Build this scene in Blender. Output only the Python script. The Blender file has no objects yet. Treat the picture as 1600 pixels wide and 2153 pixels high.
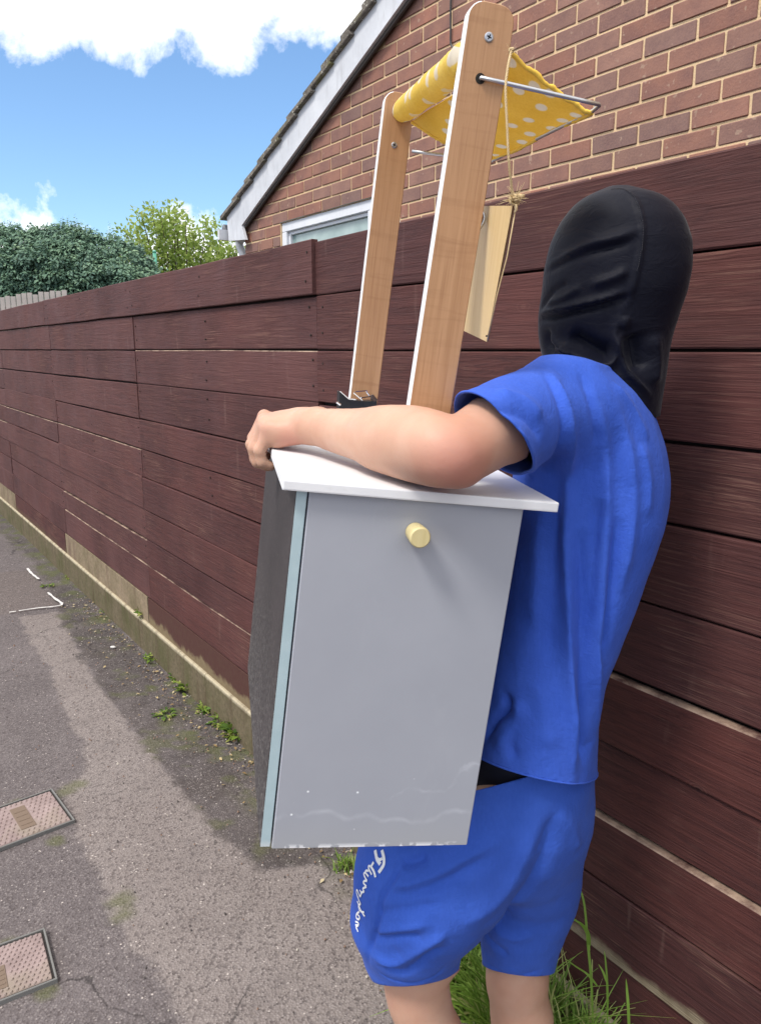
import bpy, bmesh, math, random
import numpy as np
from mathutils import Vector, Matrix, noise as mnoise
from mathutils.bvhtree import BVHTree
random.seed(7); np.random.seed(7)
SC = bpy.context.scene
COL = SC.collection
# ------------------------------------------------------------------ camera
H = 1.6
FPX = 1612.0
PIT = math.atan((1076.5-735)/FPX)
CP, SP = math.cos(PIT), math.sin(PIT)
cam_d = bpy.data.cameras.new('camera'); cam = bpy.data.objects.new('camera', cam_d); COL.objects.link(cam)
cam.location = (0, 0, H); cam.rotation_euler = (math.pi/2-PIT, 0, 0)
cam_d.sensor_fit = 'HORIZONTAL'; cam_d.sensor_width = 36; cam_d.lens = 36*FPX/1600
cam_d.clip_start = 0.02; cam_d.clip_end = 3000
SC.camera = cam
# ------------------------------------------------------------------ world
SUN_EL, SUN_AZ = 56, 228          # azimuth clockwise from +Y, where the sun stands
w = bpy.data.worlds.new('World'); SC.world = w; w.use_nodes = True
def build_world():
    nt = w.node_tree; N = nt.nodes; L = nt.links; N.clear()
    out = N.new('ShaderNodeOutputWorld'); bg = N.new('ShaderNodeBackground'); L.new(bg.outputs[0], out.inputs[0])
    sky = N.new('ShaderNodeTexSky'); sky.sky_type = 'NISHITA'; sky.sun_disc = False
    sky.sun_elevation = math.radians(SUN_EL); sky.sun_rotation = math.radians(SUN_AZ)
    sky.air_density = 1.0; sky.dust_density = 0.6; sky.ozone_density = 2.0
    tc = N.new('ShaderNodeTexCoord')
    sep = N.new('ShaderNodeSeparateXYZ'); L.new(tc.outputs['Generated'], sep.inputs[0])
    def m(op, a, b=None, c=None, clamp=False):
        n = N.new('ShaderNodeMath'); n.operation = op; n.use_clamp = clamp
        for i, x in enumerate((a, b, c)):
            if x is None: continue
            if hasattr(x, 'is_linked') or hasattr(x, 'links'): L.new(x, n.inputs[i])
            else: n.inputs[i].default_value = x
        return n.outputs[0]
    # flat cloud deck: direction projected on a plane overhead
    zz = m('MAXIMUM', sep.outputs[2], 0.04)
    px = m('DIVIDE', sep.outputs[0], zz); py = m('DIVIDE', sep.outputs[1], zz)
    cmb = N.new('ShaderNodeCombineXYZ'); L.new(px, cmb.inputs[0]); L.new(py, cmb.inputs[1])
    mp = N.new('ShaderNodeMapping'); mp.inputs['Location'].default_value = CLOUD_OFF; mp.inputs['Scale'].default_value = (1, 1, 1)
    L.new(cmb.outputs[0], mp.inputs[0])
    def nz(scale, det, rough, dist=0, vec=None):
        n = N.new('ShaderNodeTexNoise'); n.inputs['Scale'].default_value = scale; n.inputs['Detail'].default_value = det
        n.inputs['Roughness'].default_value = rough; n.inputs['Distortion'].default_value = dist
        L.new(vec or mp.outputs[0], n.inputs[0]); return n.outputs[0]
    big = nz(0.42, 3, 0.5); fine = nz(1.9, 9, 0.62, 0.25)
    # a long bank of cumulus ahead overhead, blue below it, a low bank at the skyline
    el = m('ARCSINE', sep.outputs[2])
    bank = m('SUBTRACT', el, 0.318); bank = m('MULTIPLY', bank, 3.6)
    bank = m('MINIMUM', bank, 0.22)
    low = m('SUBTRACT', 0.156, el); low = m('MULTIPLY', low, 3.0); low = m('MINIMUM', low, 0.2)
    sph = nz(7.0, 8, 0.6, 0.15, tc.outputs['Generated'])
    sph2 = nz(2.2, 3, 0.5, 0.0, tc.outputs['Generated'])
    s = m('ADD', m('MULTIPLY', m('SUBTRACT', sph, 0.5), 0.85), m('MULTIPLY', m('SUBTRACT', sph2, 0.5), 0.5))
    hi = m('MULTIPLY', m('ADD', s, bank), 9.0, None, True)
    lo = m('MULTIPLY', m('ADD', s, low), 9.0, None, True)
    mask = m('MAXIMUM', hi, lo)
    shade = m('MULTIPLY_ADD', nz(4.0, 6, 0.55, 0.2, tc.outputs['Generated']), 0.9, 0.45, True)
    cc = N.new('ShaderNodeMix'); cc.data_type = 'RGBA'
    cc.inputs[6].default_value = (*CLOUD_DARK, 1); cc.inputs[7].default_value = (*CLOUD_LIGHT, 1); L.new(shade, cc.inputs[0])
    tint = N.new('ShaderNodeMix'); tint.data_type = 'RGBA'; tint.blend_type = 'MULTIPLY'; tint.inputs[0].default_value = 1
    L.new(sky.outputs[0], tint.inputs[6]); tint.inputs[7].default_value = (*SKY_TINT, 1)
    mx = N.new('ShaderNodeMix'); mx.data_type = 'RGBA'; L.new(mask, mx.inputs[0]); L.new(tint.outputs[2], mx.inputs[6]); L.new(cc.outputs[2], mx.inputs[7])
    L.new(mx.outputs[2], bg.inputs[0]); bg.inputs[1].default_value = SKY_STR
CLOUD_OFF = (0, 0, 0)
CLOUD_LIGHT = (9.6, 9.6, 9.8); CLOUD_DARK = (6.3, 6.3, 6.6); SKY_TINT = (.88, 1.04, 1.16); SKY_STR = 0.105
build_world()
sun_d = bpy.data.lights.new('sun', 'SUN'); sun = bpy.data.objects.new('sun', sun_d); COL.objects.link(sun)
sun_d.energy = 1.8; sun_d.angle = math.radians(14); sun_d.color = (1.0, 0.96, 0.9)
_a, _e = math.radians(SUN_AZ), math.radians(SUN_EL)
sdir = Vector((math.sin(_a)*math.cos(_e), math.cos(_a)*math.cos(_e), math.sin(_e)))
sun.rotation_euler = sdir.to_track_quat('Z', 'Y').to_euler(); sun.location = (-2, -2, 6)
SC.view_settings.view_transform = 'Standard'; SC.view_settings.look = 'None'
SC.view_settings.exposure = 0.8; SC.view_settings.gamma = 1; SC.view_settings.use_curve_mapping = False
SC.render.engine = 'CYCLES'
# ------------------------------------------------------------------ measuring helpers
def C2W(r, u, d): return Vector((r, d*CP+u*SP, H-d*SP+u*CP))          # right, up, depth -> world
def ray(px, py):
    a = (px-800)/FPX; b = -(py-1076.5)/FPX
    return Vector((a, CP+b*SP, b*CP-SP))
def W(px, py, D): a = (px-800)/FPX; b = -(py-1076.5)/FPX; return C2W(a*D, b*D, D)
def WY(px, py, Y): r = ray(px, py); return r*(Y/r.y)+Vector((0, 0, H))
def proj(p):
    y, z = p[1], p[2]-H; d = y*CP-z*SP; u = y*SP+z*CP
    return 800+FPX*p[0]/d, 1076.5-FPX*u/d, d
FD = ray(-360, 735); FD.z = 0; FD.normalize(); ND = Vector((FD.y, -FD.x, 0))   # along the fence, towards the fence
ANG = math.atan2(FD.y, FD.x)
def FP(t, d, z): return FD*t+ND*d+Vector((0, 0, z))
def onp(px, py, d): r = ray(px, py); p = r*(d/r.dot(ND)); return p.dot(FD), p.z+H
def gr(px, py): r = ray(px, py); p = r*(-H/r.z); return p.x, p.y
# ------------------------------------------------------------------ object helpers
def link(name, me, mats=(), parent=None, smooth=False, mw=None):
    o = bpy.data.objects.new(name, me); COL.objects.link(o)
    for m in (mats if isinstance(mats, (list, tuple)) else [mats]): me.materials.append(m)
    if smooth:
        for p in me.polygons: p.use_smooth = True
    if parent: o.parent = parent
    if mw is not None: o.matrix_local = mw
    return o
def mesh(name, vs, fs, mats=(), parent=None, smooth=False, mw=None, mi=None):
    me = bpy.data.meshes.new(name); me.from_pydata([tuple(v) for v in vs], [], fs); me.update()
    o = link(name, me, mats, parent, smooth, mw)
    if mi is not None: me.polygons.foreach_set('material_index', mi)
    return o
def frombm(name, bm, mats=(), parent=None, smooth=False, mw=None):
    me = bpy.data.meshes.new(name); bm.to_mesh(me); bm.free(); return link(name, me, mats, parent, smooth, mw)
def empty(name, loc=(0, 0, 0), mw=None):
    o = bpy.data.objects.new(name, None); COL.objects.link(o); o.empty_display_size = .1
    if mw is not None: o.matrix_world = mw
    else: o.location = loc
    return o
def tag(o, label=None, cat=None, group=None, kind=None):
    for k, v in (('label', label), ('category', cat), ('group', group), ('kind', kind)):
        if v: o[k] = v
    return o
def bxs(bm, a, b, bev=0, mi=0, seg=1):
    (x0, y0, z0), (x1, y1, z1) = a, b
    v = [bm.verts.new(c) for c in ((x0,y0,z0),(x1,y0,z0),(x1,y1,z0),(x0,y1,z0),(x0,y0,z1),(x1,y0,z1),(x1,y1,z1),(x0,y1,z1))]
    f = [bm.faces.new([v[i] for i in q]) for q in ((3,2,1,0),(4,5,6,7),(0,1,5,4),(1,2,6,5),(2,3,7,6),(3,0,4,7))]
    for q in f: q.material_index = mi
    if bev:
        es = set(e for q in f for e in q.edges)
        bmesh.ops.bevel(bm, geom=list(es), offset=bev, segments=seg, affect='EDGES', profile=.6)
    return f
def box(name, a, b, mats, parent=None, bev=0, mw=None, seg=1):
    bm = bmesh.new(); bxs(bm, a, b, bev, 0, seg); return frombm(name, bm, mats, parent, False, mw)
def tube(path, rad, n=8, cap=True):
    P = [Vector(p) for p in path]; R = rad if isinstance(rad, (list, tuple)) else [rad]*len(P)
    vs, fs = [], []; up = None
    for i, p in enumerate(P):
        t = (P[min(i+1, len(P)-1)]-P[max(i-1, 0)]).normalized()
        if up is None: up = t.orthogonal().normalized()
        up = (up-t*up.dot(t)); up = up.normalized() if up.length > 1e-6 else t.orthogonal().normalized()
        s = t.cross(up)
        for k in range(n):
            a = 2*math.pi*k/n; vs.append(p+(up*math.cos(a)+s*math.sin(a))*R[i])
        if i:
            for k in range(n):
                a0 = (i-1)*n+k; a1 = (i-1)*n+(k+1) % n; fs.append((a0, a1, a1+n, a0+n))
    if cap:
        fs.append(tuple(reversed(range(n)))); fs.append(tuple(range((len(P)-1)*n, len(P)*n)))
    return vs, fs
def merge(parts):
    vs, fs = [], []
    for v, f in parts:
        o = len(vs); vs += list(v); fs += [tuple(i+o for i in q) for q in f]
    return vs, fs
def spline(pts, n=8):
    P = [Vector(p) for p in pts]; out = []
    for i in range(len(P)-1):
        p0, p1, p2, p3 = P[max(i-1, 0)], P[i], P[i+1], P[min(i+2, len(P)-1)]
        for k in range(n):
            t = k/n; out.append(.5*((2*p1)+(p2-p0)*t+(2*p0-5*p1+4*p2-p3)*t*t+(3*p1-p0-3*p2+p3)*t**3))
    out.append(P[-1]); return out
# ------------------------------------------------------------------ material helper
class M:
    def __init__(s, name, color=(.5, .5, .5), rough=.6, spec=.5, metal=0.0):
        s.m = bpy.data.materials.new(name); s.m.use_nodes = True; s.nt = s.m.node_tree; s.N = s.nt.nodes; s.L = s.nt.links
        s.b = s.N['Principled BSDF']; s.b.inputs['Roughness'].default_value = rough
        s.b.inputs['Specular IOR Level'].default_value = spec; s.b.inputs['Metallic'].default_value = metal
        s.setc(color); s._tc = s.N.new('ShaderNodeTexCoord'); s.hs = []
    def put(s, sock, v):
        if isinstance(v, bpy.types.NodeSocket): s.L.new(v, sock)
        elif isinstance(v, (tuple, list)) and len(v) == 3 and sock.type == 'RGBA': sock.default_value = (*v, 1)
        else: sock.default_value = v
    def setc(s, c): s.put(s.b.inputs['Base Color'], c)
    def co(s, kind='Object', scale=(1, 1, 1), rot=(0, 0, 0), loc=(0, 0, 0)):
        n = s.N.new('ShaderNodeMapping'); s.L.new(s._tc.outputs[kind], n.inputs[0])
        n.inputs['Scale'].default_value = scale; n.inputs['Rotation'].default_value = rot
        s.put(n.inputs['Location'], loc); return n.outputs[0]
    def noise(s, vec, scale=5, det=4, rough=.55, dist=0):
        n = s.N.new('ShaderNodeTexNoise'); s.L.new(vec, n.inputs[0]); n.inputs['Scale'].default_value = scale
        n.inputs['Detail'].default_value = det; n.inputs['Roughness'].default_value = rough; n.inputs['Distortion'].default_value = dist
        return n.outputs[0]
    def voro(s, vec, scale=5, feat='F1', rnd=1, dims='3D', out=0):
        n = s.N.new('ShaderNodeTexVoronoi'); n.voronoi_dimensions = dims; n.feature = feat; s.L.new(vec, n.inputs['Vector']); n.inputs['Scale'].default_value = scale
        n.inputs['Randomness'].default_value = rnd; return n.outputs[out]
    def wave(s, vec, scale=5, dist=2, det=2, dsc=1, axis='X'):
        n = s.N.new('ShaderNodeTexWave'); n.bands_direction = axis; s.L.new(vec, n.inputs[0]); n.inputs['Scale'].default_value = scale
        n.inputs['Distortion'].default_value = dist; n.inputs['Detail'].default_value = det; n.inputs['Detail Scale'].default_value = dsc; return n.outputs[1]
    def math(s, op, a, b=0.0, c=0.0, clamp=False):
        n = s.N.new('ShaderNodeMath'); n.operation = op; n.use_clamp = clamp
        for i, x in enumerate((a, b, c)): s.put(n.inputs[i], x)
        return n.outputs[0]
    def ramp(s, v, lo, hi, a=0.0, b=1.0):
        n = s.N.new('ShaderNodeMapRange'); s.put(n.inputs[0], v); n.inputs[1].default_value = lo; n.inputs[2].default_value = hi
        n.inputs[3].default_value = a; n.inputs[4].default_value = b; n.clamp = True; return n.outputs[0]
    def mix(s, f, a, b, mode='MIX'):
        n = s.N.new('ShaderNodeMix'); n.data_type = 'RGBA'; n.blend_type = mode
        s.put(n.inputs[0], f); s.put(n.inputs[6], a); s.put(n.inputs[7], b); return n.outputs[2]
    def sep(s, v): n = s.N.new('ShaderNodeSeparateXYZ'); s.L.new(v, n.inputs[0]); return n.outputs
    def attr(s, name): n = s.N.new('ShaderNodeAttribute'); n.attribute_name = name; return n.outputs['Fac']
    def rnd(s): n = s.N.new('ShaderNodeObjectInfo'); return n.outputs['Random']
    def shift(s, vec, amt=40):       # move the texture by a random amount for each object
        n = s.N.new('ShaderNodeVectorMath'); n.operation = 'ADD'; s.L.new(vec, n.inputs[0])
        c = s.N.new('ShaderNodeCombineXYZ'); r = s.math('MULTIPLY', s.rnd(), float(amt))
        for i in range(3): s.L.new(r, c.inputs[i])
        s.L.new(c.outputs[0], n.inputs[1]); return n.outputs[0]
    def bump(s, h, strength=.3, dist=.01):
        n = s.N.new('ShaderNodeBump'); n.inputs['Strength'].default_value = strength; n.inputs['Distance'].default_value = dist
        s.L.new(h, n.inputs['Height'])
        if s.hs: s.L.new(s.hs[-1], n.inputs['Normal'])
        s.hs.append(n.outputs[0]); 
        for l in list(s.b.inputs['Normal'].links): s.L.remove(l)
        s.L.new(n.outputs[0], s.b.inputs['Normal'])
    def rough(s, v): s.put(s.b.inputs['Roughness'], v)

# ---- fence boards (object space: x along, y depth, z up)
def mat_fence(name='stained board', green=0.0, grey=0.0, tan=0.0):
    m = M(name, rough=.7, spec=.25)
    v = m.shift(m.co('Object'))
    sc = m.N.new('ShaderNodeMapping'); m.L.new(v, sc.inputs[0]); sc.inputs['Scale'].default_value = (1.2, 14, 22)
    g = m.noise(sc.outputs[0], 3.0, 8, .65, .6)
    s2 = m.N.new('ShaderNodeMapping'); m.L.new(v, s2.inputs[0]); s2.inputs['Scale'].default_value = (1.6, 14, 70)
    fg = m.noise(s2.outputs[0], 4.0, 4, .6, .3)
    blot = m.noise(v, 3.5, 5, .6, .4); r = m.rnd()
    c = m.mix(m.ramp(g, .3, .7), (.040, .0122, .0116), (.108, .0335, .027))
    c = m.mix(m.ramp(fg, .55, .75, 0, .32), c, (.024, .010, .011))
    c = m.mix(m.ramp(blot, .35, .75, 0, .6), c, (.075, .033, .028))
    c = m.mix(m.math('MULTIPLY', r, .6), c, (.040, .014, .015))
    s4 = m.N.new('ShaderNodeMapping'); m.L.new(v, s4.inputs[0]); s4.inputs['Scale'].default_value = (.55, 6, 9)
    lg = m.noise(s4.outputs[0], 3.2, 6, .6, 2.2); c = m.mix(m.ramp(m.math('ABSOLUTE', m.math('SUBTRACT', lg, .5)), 0, .035, .55, 0), c, (.022, .008, .009))
    big = m.noise(v, 1.3, 4, .6); c = m.mix(m.ramp(big, .5, .72, 0, .5), c, (.120, .036, .029))
    wear = m.math('MULTIPLY', m.ramp(fg, .52, .66), m.ramp(blot, .5, .66))
    c = m.mix(m.math('MULTIPLY', wear, .6), c, (.24, .13, .095))
    s3 = m.N.new('ShaderNodeMapping'); m.L.new(v, s3.inputs[0]); s3.inputs['Scale'].default_value = (9, 3, 1.5)
    drip = m.noise(s3.outputs[0], 2.6, 3, .5)
    c = m.mix(m.ramp(drip, .66, .8, 0, .3), c, (.25, .16, .13))
    s5 = m.N.new('ShaderNodeMapping'); m.L.new(v, s5.inputs[0]); s5.inputs['Scale'].default_value = (1, 1, 1.7)
    vo = m.voro(s5.outputs[0], 4.2); rg = m.math('SINE', m.math('MULTIPLY', vo, 190.0)); c = m.mix(m.math('MULTIPLY', m.ramp(vo, .05, .13, .5, 0), m.ramp(rg, -.2, .8)), c, (.15, .07, .055)); c = m.mix(m.ramp(vo, .025, .05, .85, 0), c, (.020, .008, .008))
    sp = m.voro(v, 26); c = m.mix(m.ramp(sp, .06, .1, .5, 0), c, (.33, .2, .15)) if False else c
    if green:
        z = m.sep(m.co('Object'))[2]; c = m.mix(m.math('MULTIPLY', m.ramp(m.noise(v, 5, 4), .35, .65), m.ramp(z, -.02, .09, green, 0)), c, (.14, .13, .045))
    if grey: c = m.mix(m.math('MULTIPLY', m.ramp(m.noise(v, 2.2, 5, .6), .25, .7), grey), c, (.132, .058, .054))  # paler mix, paints distance haze into the board colour
    if tan:
        z = m.sep(m.co('Object'))[2]; c = m.mix(m.ramp(m.math('ADD', z, m.math('MULTIPLY', m.math('SUBTRACT', m.noise(v, 9, 5, .65), .5), .05)), .014, .030, tan, 0), c, m.mix(m.noise(v, 40, 3), (.11, .085, .05), (.27, .22, .15)))
    m.setc(c); m.rough(m.ramp(blot, .3, .7, .6, .85))
    m.bump(fg, .42, .004); m.bump(g, .3, .006); m.bump(lg, .3, .01)
    return m.m
FENCE = mat_fence()
FENCE_HAZE = mat_fence('haze tinted stained board', grey=.6)  # far bays and top rail: haze put into the colour, not weathering
FENCE_HAZE_LT = mat_fence('lightly haze tinted stained board', grey=.3)  # fainter painted haze, eases the step between bays
FENCET = mat_fence('stained board with tan foot', tan=.95)
FENCED = mat_fence('dark gravel board', tan=.5)
def mat_raw():
    m = M('bare timber edge', rough=.8); v = m.shift(m.co('Object'))
    n = m.noise(v, 9, 6, .7); m.setc(m.mix(m.ramp(n, .38, .6), (.07, .028, .022), (.36, .25, .18))); return m.m
RAW = mat_raw()
def mat_concrete(name, stain=0.5, base=(.30, .25, .17)):
    m = M(name, rough=.9, spec=.2); v = m.shift(m.co('Object')); a = m.noise(v, 6, 6, .65); b = m.noise(v, 60, 4, .6)
    c = m.mix(m.ramp(b, .3, .7), tuple(x*.8 for x in base), tuple(x*1.15 for x in base))
    c = m.mix(m.ramp(a, .42, .68, 0, stain), c, (.085, .075, .03))
    st = m.N.new('ShaderNodeMapping'); m.L.new(v, st.inputs[0]); st.inputs['Scale'].default_value = (7, 2, 1)
    c = m.mix(m.ramp(m.noise(st.outputs[0], 3, 3), .5, .7, 0, stain), c, (.10, .055, .045))
    m.setc(c); m.bump(b, .5, .003); m.bump(a, .3, .01); return m.m
CONC = mat_concrete('kerb concrete', .6, (.175, .145, .09))
def _kerbtop():
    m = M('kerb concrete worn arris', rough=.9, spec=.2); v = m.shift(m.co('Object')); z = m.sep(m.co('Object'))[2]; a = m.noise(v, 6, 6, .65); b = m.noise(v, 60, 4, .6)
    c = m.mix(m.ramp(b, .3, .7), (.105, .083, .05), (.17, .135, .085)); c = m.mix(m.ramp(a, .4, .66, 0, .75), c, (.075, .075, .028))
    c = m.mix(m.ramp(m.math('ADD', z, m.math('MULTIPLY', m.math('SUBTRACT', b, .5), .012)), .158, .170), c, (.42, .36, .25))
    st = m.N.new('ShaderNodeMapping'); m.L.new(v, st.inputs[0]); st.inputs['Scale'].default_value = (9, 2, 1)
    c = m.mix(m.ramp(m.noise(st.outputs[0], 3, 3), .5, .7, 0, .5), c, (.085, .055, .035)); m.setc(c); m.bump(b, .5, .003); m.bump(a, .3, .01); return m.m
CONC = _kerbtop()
GRAV = mat_concrete('gravel board concrete', .6, (.25, .19, .125))
def mat_gravred():
    m = M('stained gravel board', rough=.85, spec=.2); v = m.shift(m.co('Object')); z = m.sep(m.co('Object'))[2]
    a = m.noise(v, 5, 5, .65, .5); f = m.math('ADD', m.ramp(z, .0, .17), m.math('MULTIPLY', m.math('SUBTRACT', a, .5), 1.1))
    c = m.mix(m.ramp(f, .35, .5), (.20, .15, .085), (.075, .031, .026)); b = m.noise(v, 45, 4)
    c = m.mix(m.ramp(b, .3, .7, 0, .3), c, (.09, .055, .035)); m.setc(c); m.bump(b, .4, .003); return m.m
GRAVRED = mat_gravred()
# ---- bricks
def mat_brick():
    m = M('brick', rough=.88, spec=.2); r = m.rnd(); v = m.shift(m.co('Object'))
    n = m.N.new('ShaderNodeValToRGB'); m.L.new(r, n.inputs[0]); e = n.color_ramp.elements
    cols = [(0, (.25, .118, .088)), (.22, (.30, .148, .108)), (.42, (.225, .13, .106)), (.6, (.345, .155, .108)), (.78, (.195, .122, .108)), (1, (.31, .168, .128))]
    e[0].position = 0; e[0].color = (*cols[0][1], 1); e[1].position = 1; e[1].color = (*cols[-1][1], 1)
    for p, c in cols[1:-1]: q = e.new(p); q.color = (*c, 1)
    a = m.noise(v, 9, 5, .6); b = m.noise(v, 120, 3, .6)
    c = m.mix(m.ramp(a, .4, .7, 0, .55), n.outputs[0], (.13, .072, .075))
    c = m.mix(m.ramp(b, .35, .7, 0, .3), c, (.33, .19, .14)); c = m.mix(m.ramp(m.noise(v, 30, 2), .66, .72, 0, .5), c, (.42, .30, .22))
    m.setc(c); m.bump(b, .5, .003); return m.m
BRICK = mat_brick()
def mat_mortar():
    m = M('mortar', rough=.95, spec=.1); v = m.co('Object'); a = m.noise(v, 3, 5); b = m.noise(v, 150, 3)
    c = m.mix(m.ramp(a, .35, .65), (.62, .44, .26), (.74, .54, .33)); c = m.mix(m.ramp(b, .4, .7, 0, .3), c, (.50, .36, .23)); m.setc(c); m.bump(b, .5, .004); return m.m
MORTAR = mat_mortar()
def mat_white(name='weathered white paint', c0=(.52, .53, .56), c1=(.66, .67, .70), dirt=.35):
    m = M(name, rough=.6, spec=.3); v = m.co('Object', (1, 1, 1)); a = m.noise(v, 4, 6, .65, .3); b = m.noise(m.co('Object', (14, 3, 3)), 3, 5)
    c = m.mix(m.ramp(a, .3, .7), c0, c1); c = m.mix(m.ramp(b, .52, .75, 0, dirt), c, (.3, .29, .29)); m.setc(c); m.bump(b, .2, .003); return m.m
WPAINT = mat_white(); UPVC = mat_white('white window plastic', (.66, .67, .70), (.74, .75, .78), .12)
def mat_tile():
    m = M('roof tile', rough=.92, spec=.15); v = m.shift(m.co('Object')); a = m.noise(v, 25, 6, .7); b = m.noise(v, 8, 4)
    c = m.mix(m.ramp(a, .35, .65), (.10, .088, .075), (.24, .21, .18)); c = m.mix(m.ramp(b, .5, .68, 0, .7), c, (.17, .16, .06)); c = m.mix(m.ramp(m.noise(v, 60, 2), .62, .68), c, (.5, .48, .40))
    m.setc(c); m.bump(a, .8, .02); return m.m
TILE = mat_tile()
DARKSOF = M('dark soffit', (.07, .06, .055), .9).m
# ================================================================== GROUND
def smoothstep(a, b, x): t = np.clip((x-a)/(b-a), 0, 1); return t*t*(3-2*t)
def vnoise(X, Y, s, seed=0):
    """numpy value noise"""
    x = X*s+seed*17.3; y = Y*s-seed*9.1; xi = np.floor(x).astype(int); yi = np.floor(y).astype(int); xf = x-xi; yf = y-yi
    def h(a, b): n = np.sin(a*127.1+b*311.7+seed*5.3)*43758.5453; return n-np.floor(n)
    u = xf*xf*(3-2*xf); v = yf*yf*(3-2*yf)
    return (h(xi, yi)*(1-u)+h(xi+1, yi)*u)*(1-v)+(h(xi, yi+1)*(1-u)+h(xi+1, yi+1)*u)*v
def fbm(X, Y, s, o=4, seed=0):
    r = 0; a = .5
    for k in range(o): r = r+a*vnoise(X, Y, s*2**k, seed+k); a *= .5
    return r/(1-.5**o)
def mat_ground():
    m = M('tarmac', rough=.93, spec=.2); v = m.co('Object'); strip = m.attr('strip'); gut = m.attr('gutter'); moss = m.attr('moss'); patch = m.attr('patch')
    n1 = m.noise(v, 2.2, 5, .6); agg = m.voro(v, 150, out=1); agd = m.voro(v, 150); fin = m.noise(v, 190, 3, .6); ag2 = m.voro(v, 55); ag3 = m.voro(v, 48, out=1)
    av = m.sep(agg)[0]
    base = m.mix(m.ramp(n1, .3, .7), (.102, .088, .089), (.140, .121, .121))
    st = m.mix(m.ramp(n1, .3, .7), (.198, .168, .156), (.245, .212, .198))
    c = m.mix(strip, base, st)
    c = m.mix(m.math('MULTIPLY', gut, .92), c, m.mix(m.ramp(n1, .3, .7), (.036, .032, .032), (.072, .060, .055)))
    c = m.mix(m.math('MULTIPLY', patch, .8), c, (.125, .102, .094))
    k = m.math('MULTIPLY', m.ramp(av, .35, 1.0), m.ramp(agd, .3, .62, 1, 0))
    c = m.mix(m.math('MULTIPLY', k, .42), c, (.40, .355, .335))
    c = m.mix(m.ramp(m.sep(agg)[1], .0, .4, .7, 0), c, (.045, .036, .037))
    c = m.mix(m.math('MULTIPLY', m.ramp(ag2, .1, .2, 1, 0), m.ramp(m.sep(ag3)[2], .75, .8)), c, (.52, .46, .42))
    c = m.mix(m.ramp(fin, .35, .7, 0, .3), c, (.20, .165, .155))
    dv = m.N.new('ShaderNodeVectorMath'); dv.operation = 'MULTIPLY_ADD'; nc = m.N.new('ShaderNodeTexNoise'); m.L.new(v, nc.inputs[0]); nc.inputs['Scale'].default_value = 3; nc.inputs['Detail'].default_value = 6; m.L.new(nc.outputs[1], dv.inputs[0]); dv.inputs[1].default_value = (.5, .5, .5); m.L.new(v, dv.inputs[2])
    ce = m.voro(dv.outputs[0], .9, feat='DISTANCE_TO_EDGE'); crk = m.math('MULTIPLY', m.ramp(ce, .0015, .006, .75, 0), m.ramp(m.noise(v, 1.7, 3), .45, .6)); c = m.mix(crk, c, (.030, .026, .026))
    c = m.mix(m.ramp(m.noise(v, 6, 5, .65), .55, .75, 0, .3), c, (.085, .074, .075))
    c = m.mix(m.math('MULTIPLY', moss, .8), c, m.mix(fin, (.035, .05, .018), (.15, .15, .055)))
    m.setc(c); m.bump(agd, .55, .004); m.bump(fin, .4, .002); m.bump(n1, .1, .02); return m.m
TARMAC = mat_ground()
def poly_sd(X, Y, poly):
    """signed distance to a polygon, negative inside"""
    d = np.full(X.shape, 1e9); ins = np.zeros(X.shape, bool); n = len(poly)
    for i in range(n):
        ax, ay = poly[i]; bx_, by_ = poly[(i+1) % n]; ex, ey = bx_-ax, by_-ay
        t = np.clip(((X-ax)*ex+(Y-ay)*ey)/(ex*ex+ey*ey), 0, 1); d = np.minimum(d, (X-ax-t*ex)**2+(Y-ay-t*ey)**2)
        c = ((ay > Y) != (by_ > Y)) & (X < ex*(Y-ay)/(ey if abs(ey) > 1e-9 else 1e-9)+ax); ins ^= c
    d = np.sqrt(d); return np.where(ins, -d, d)
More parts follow.
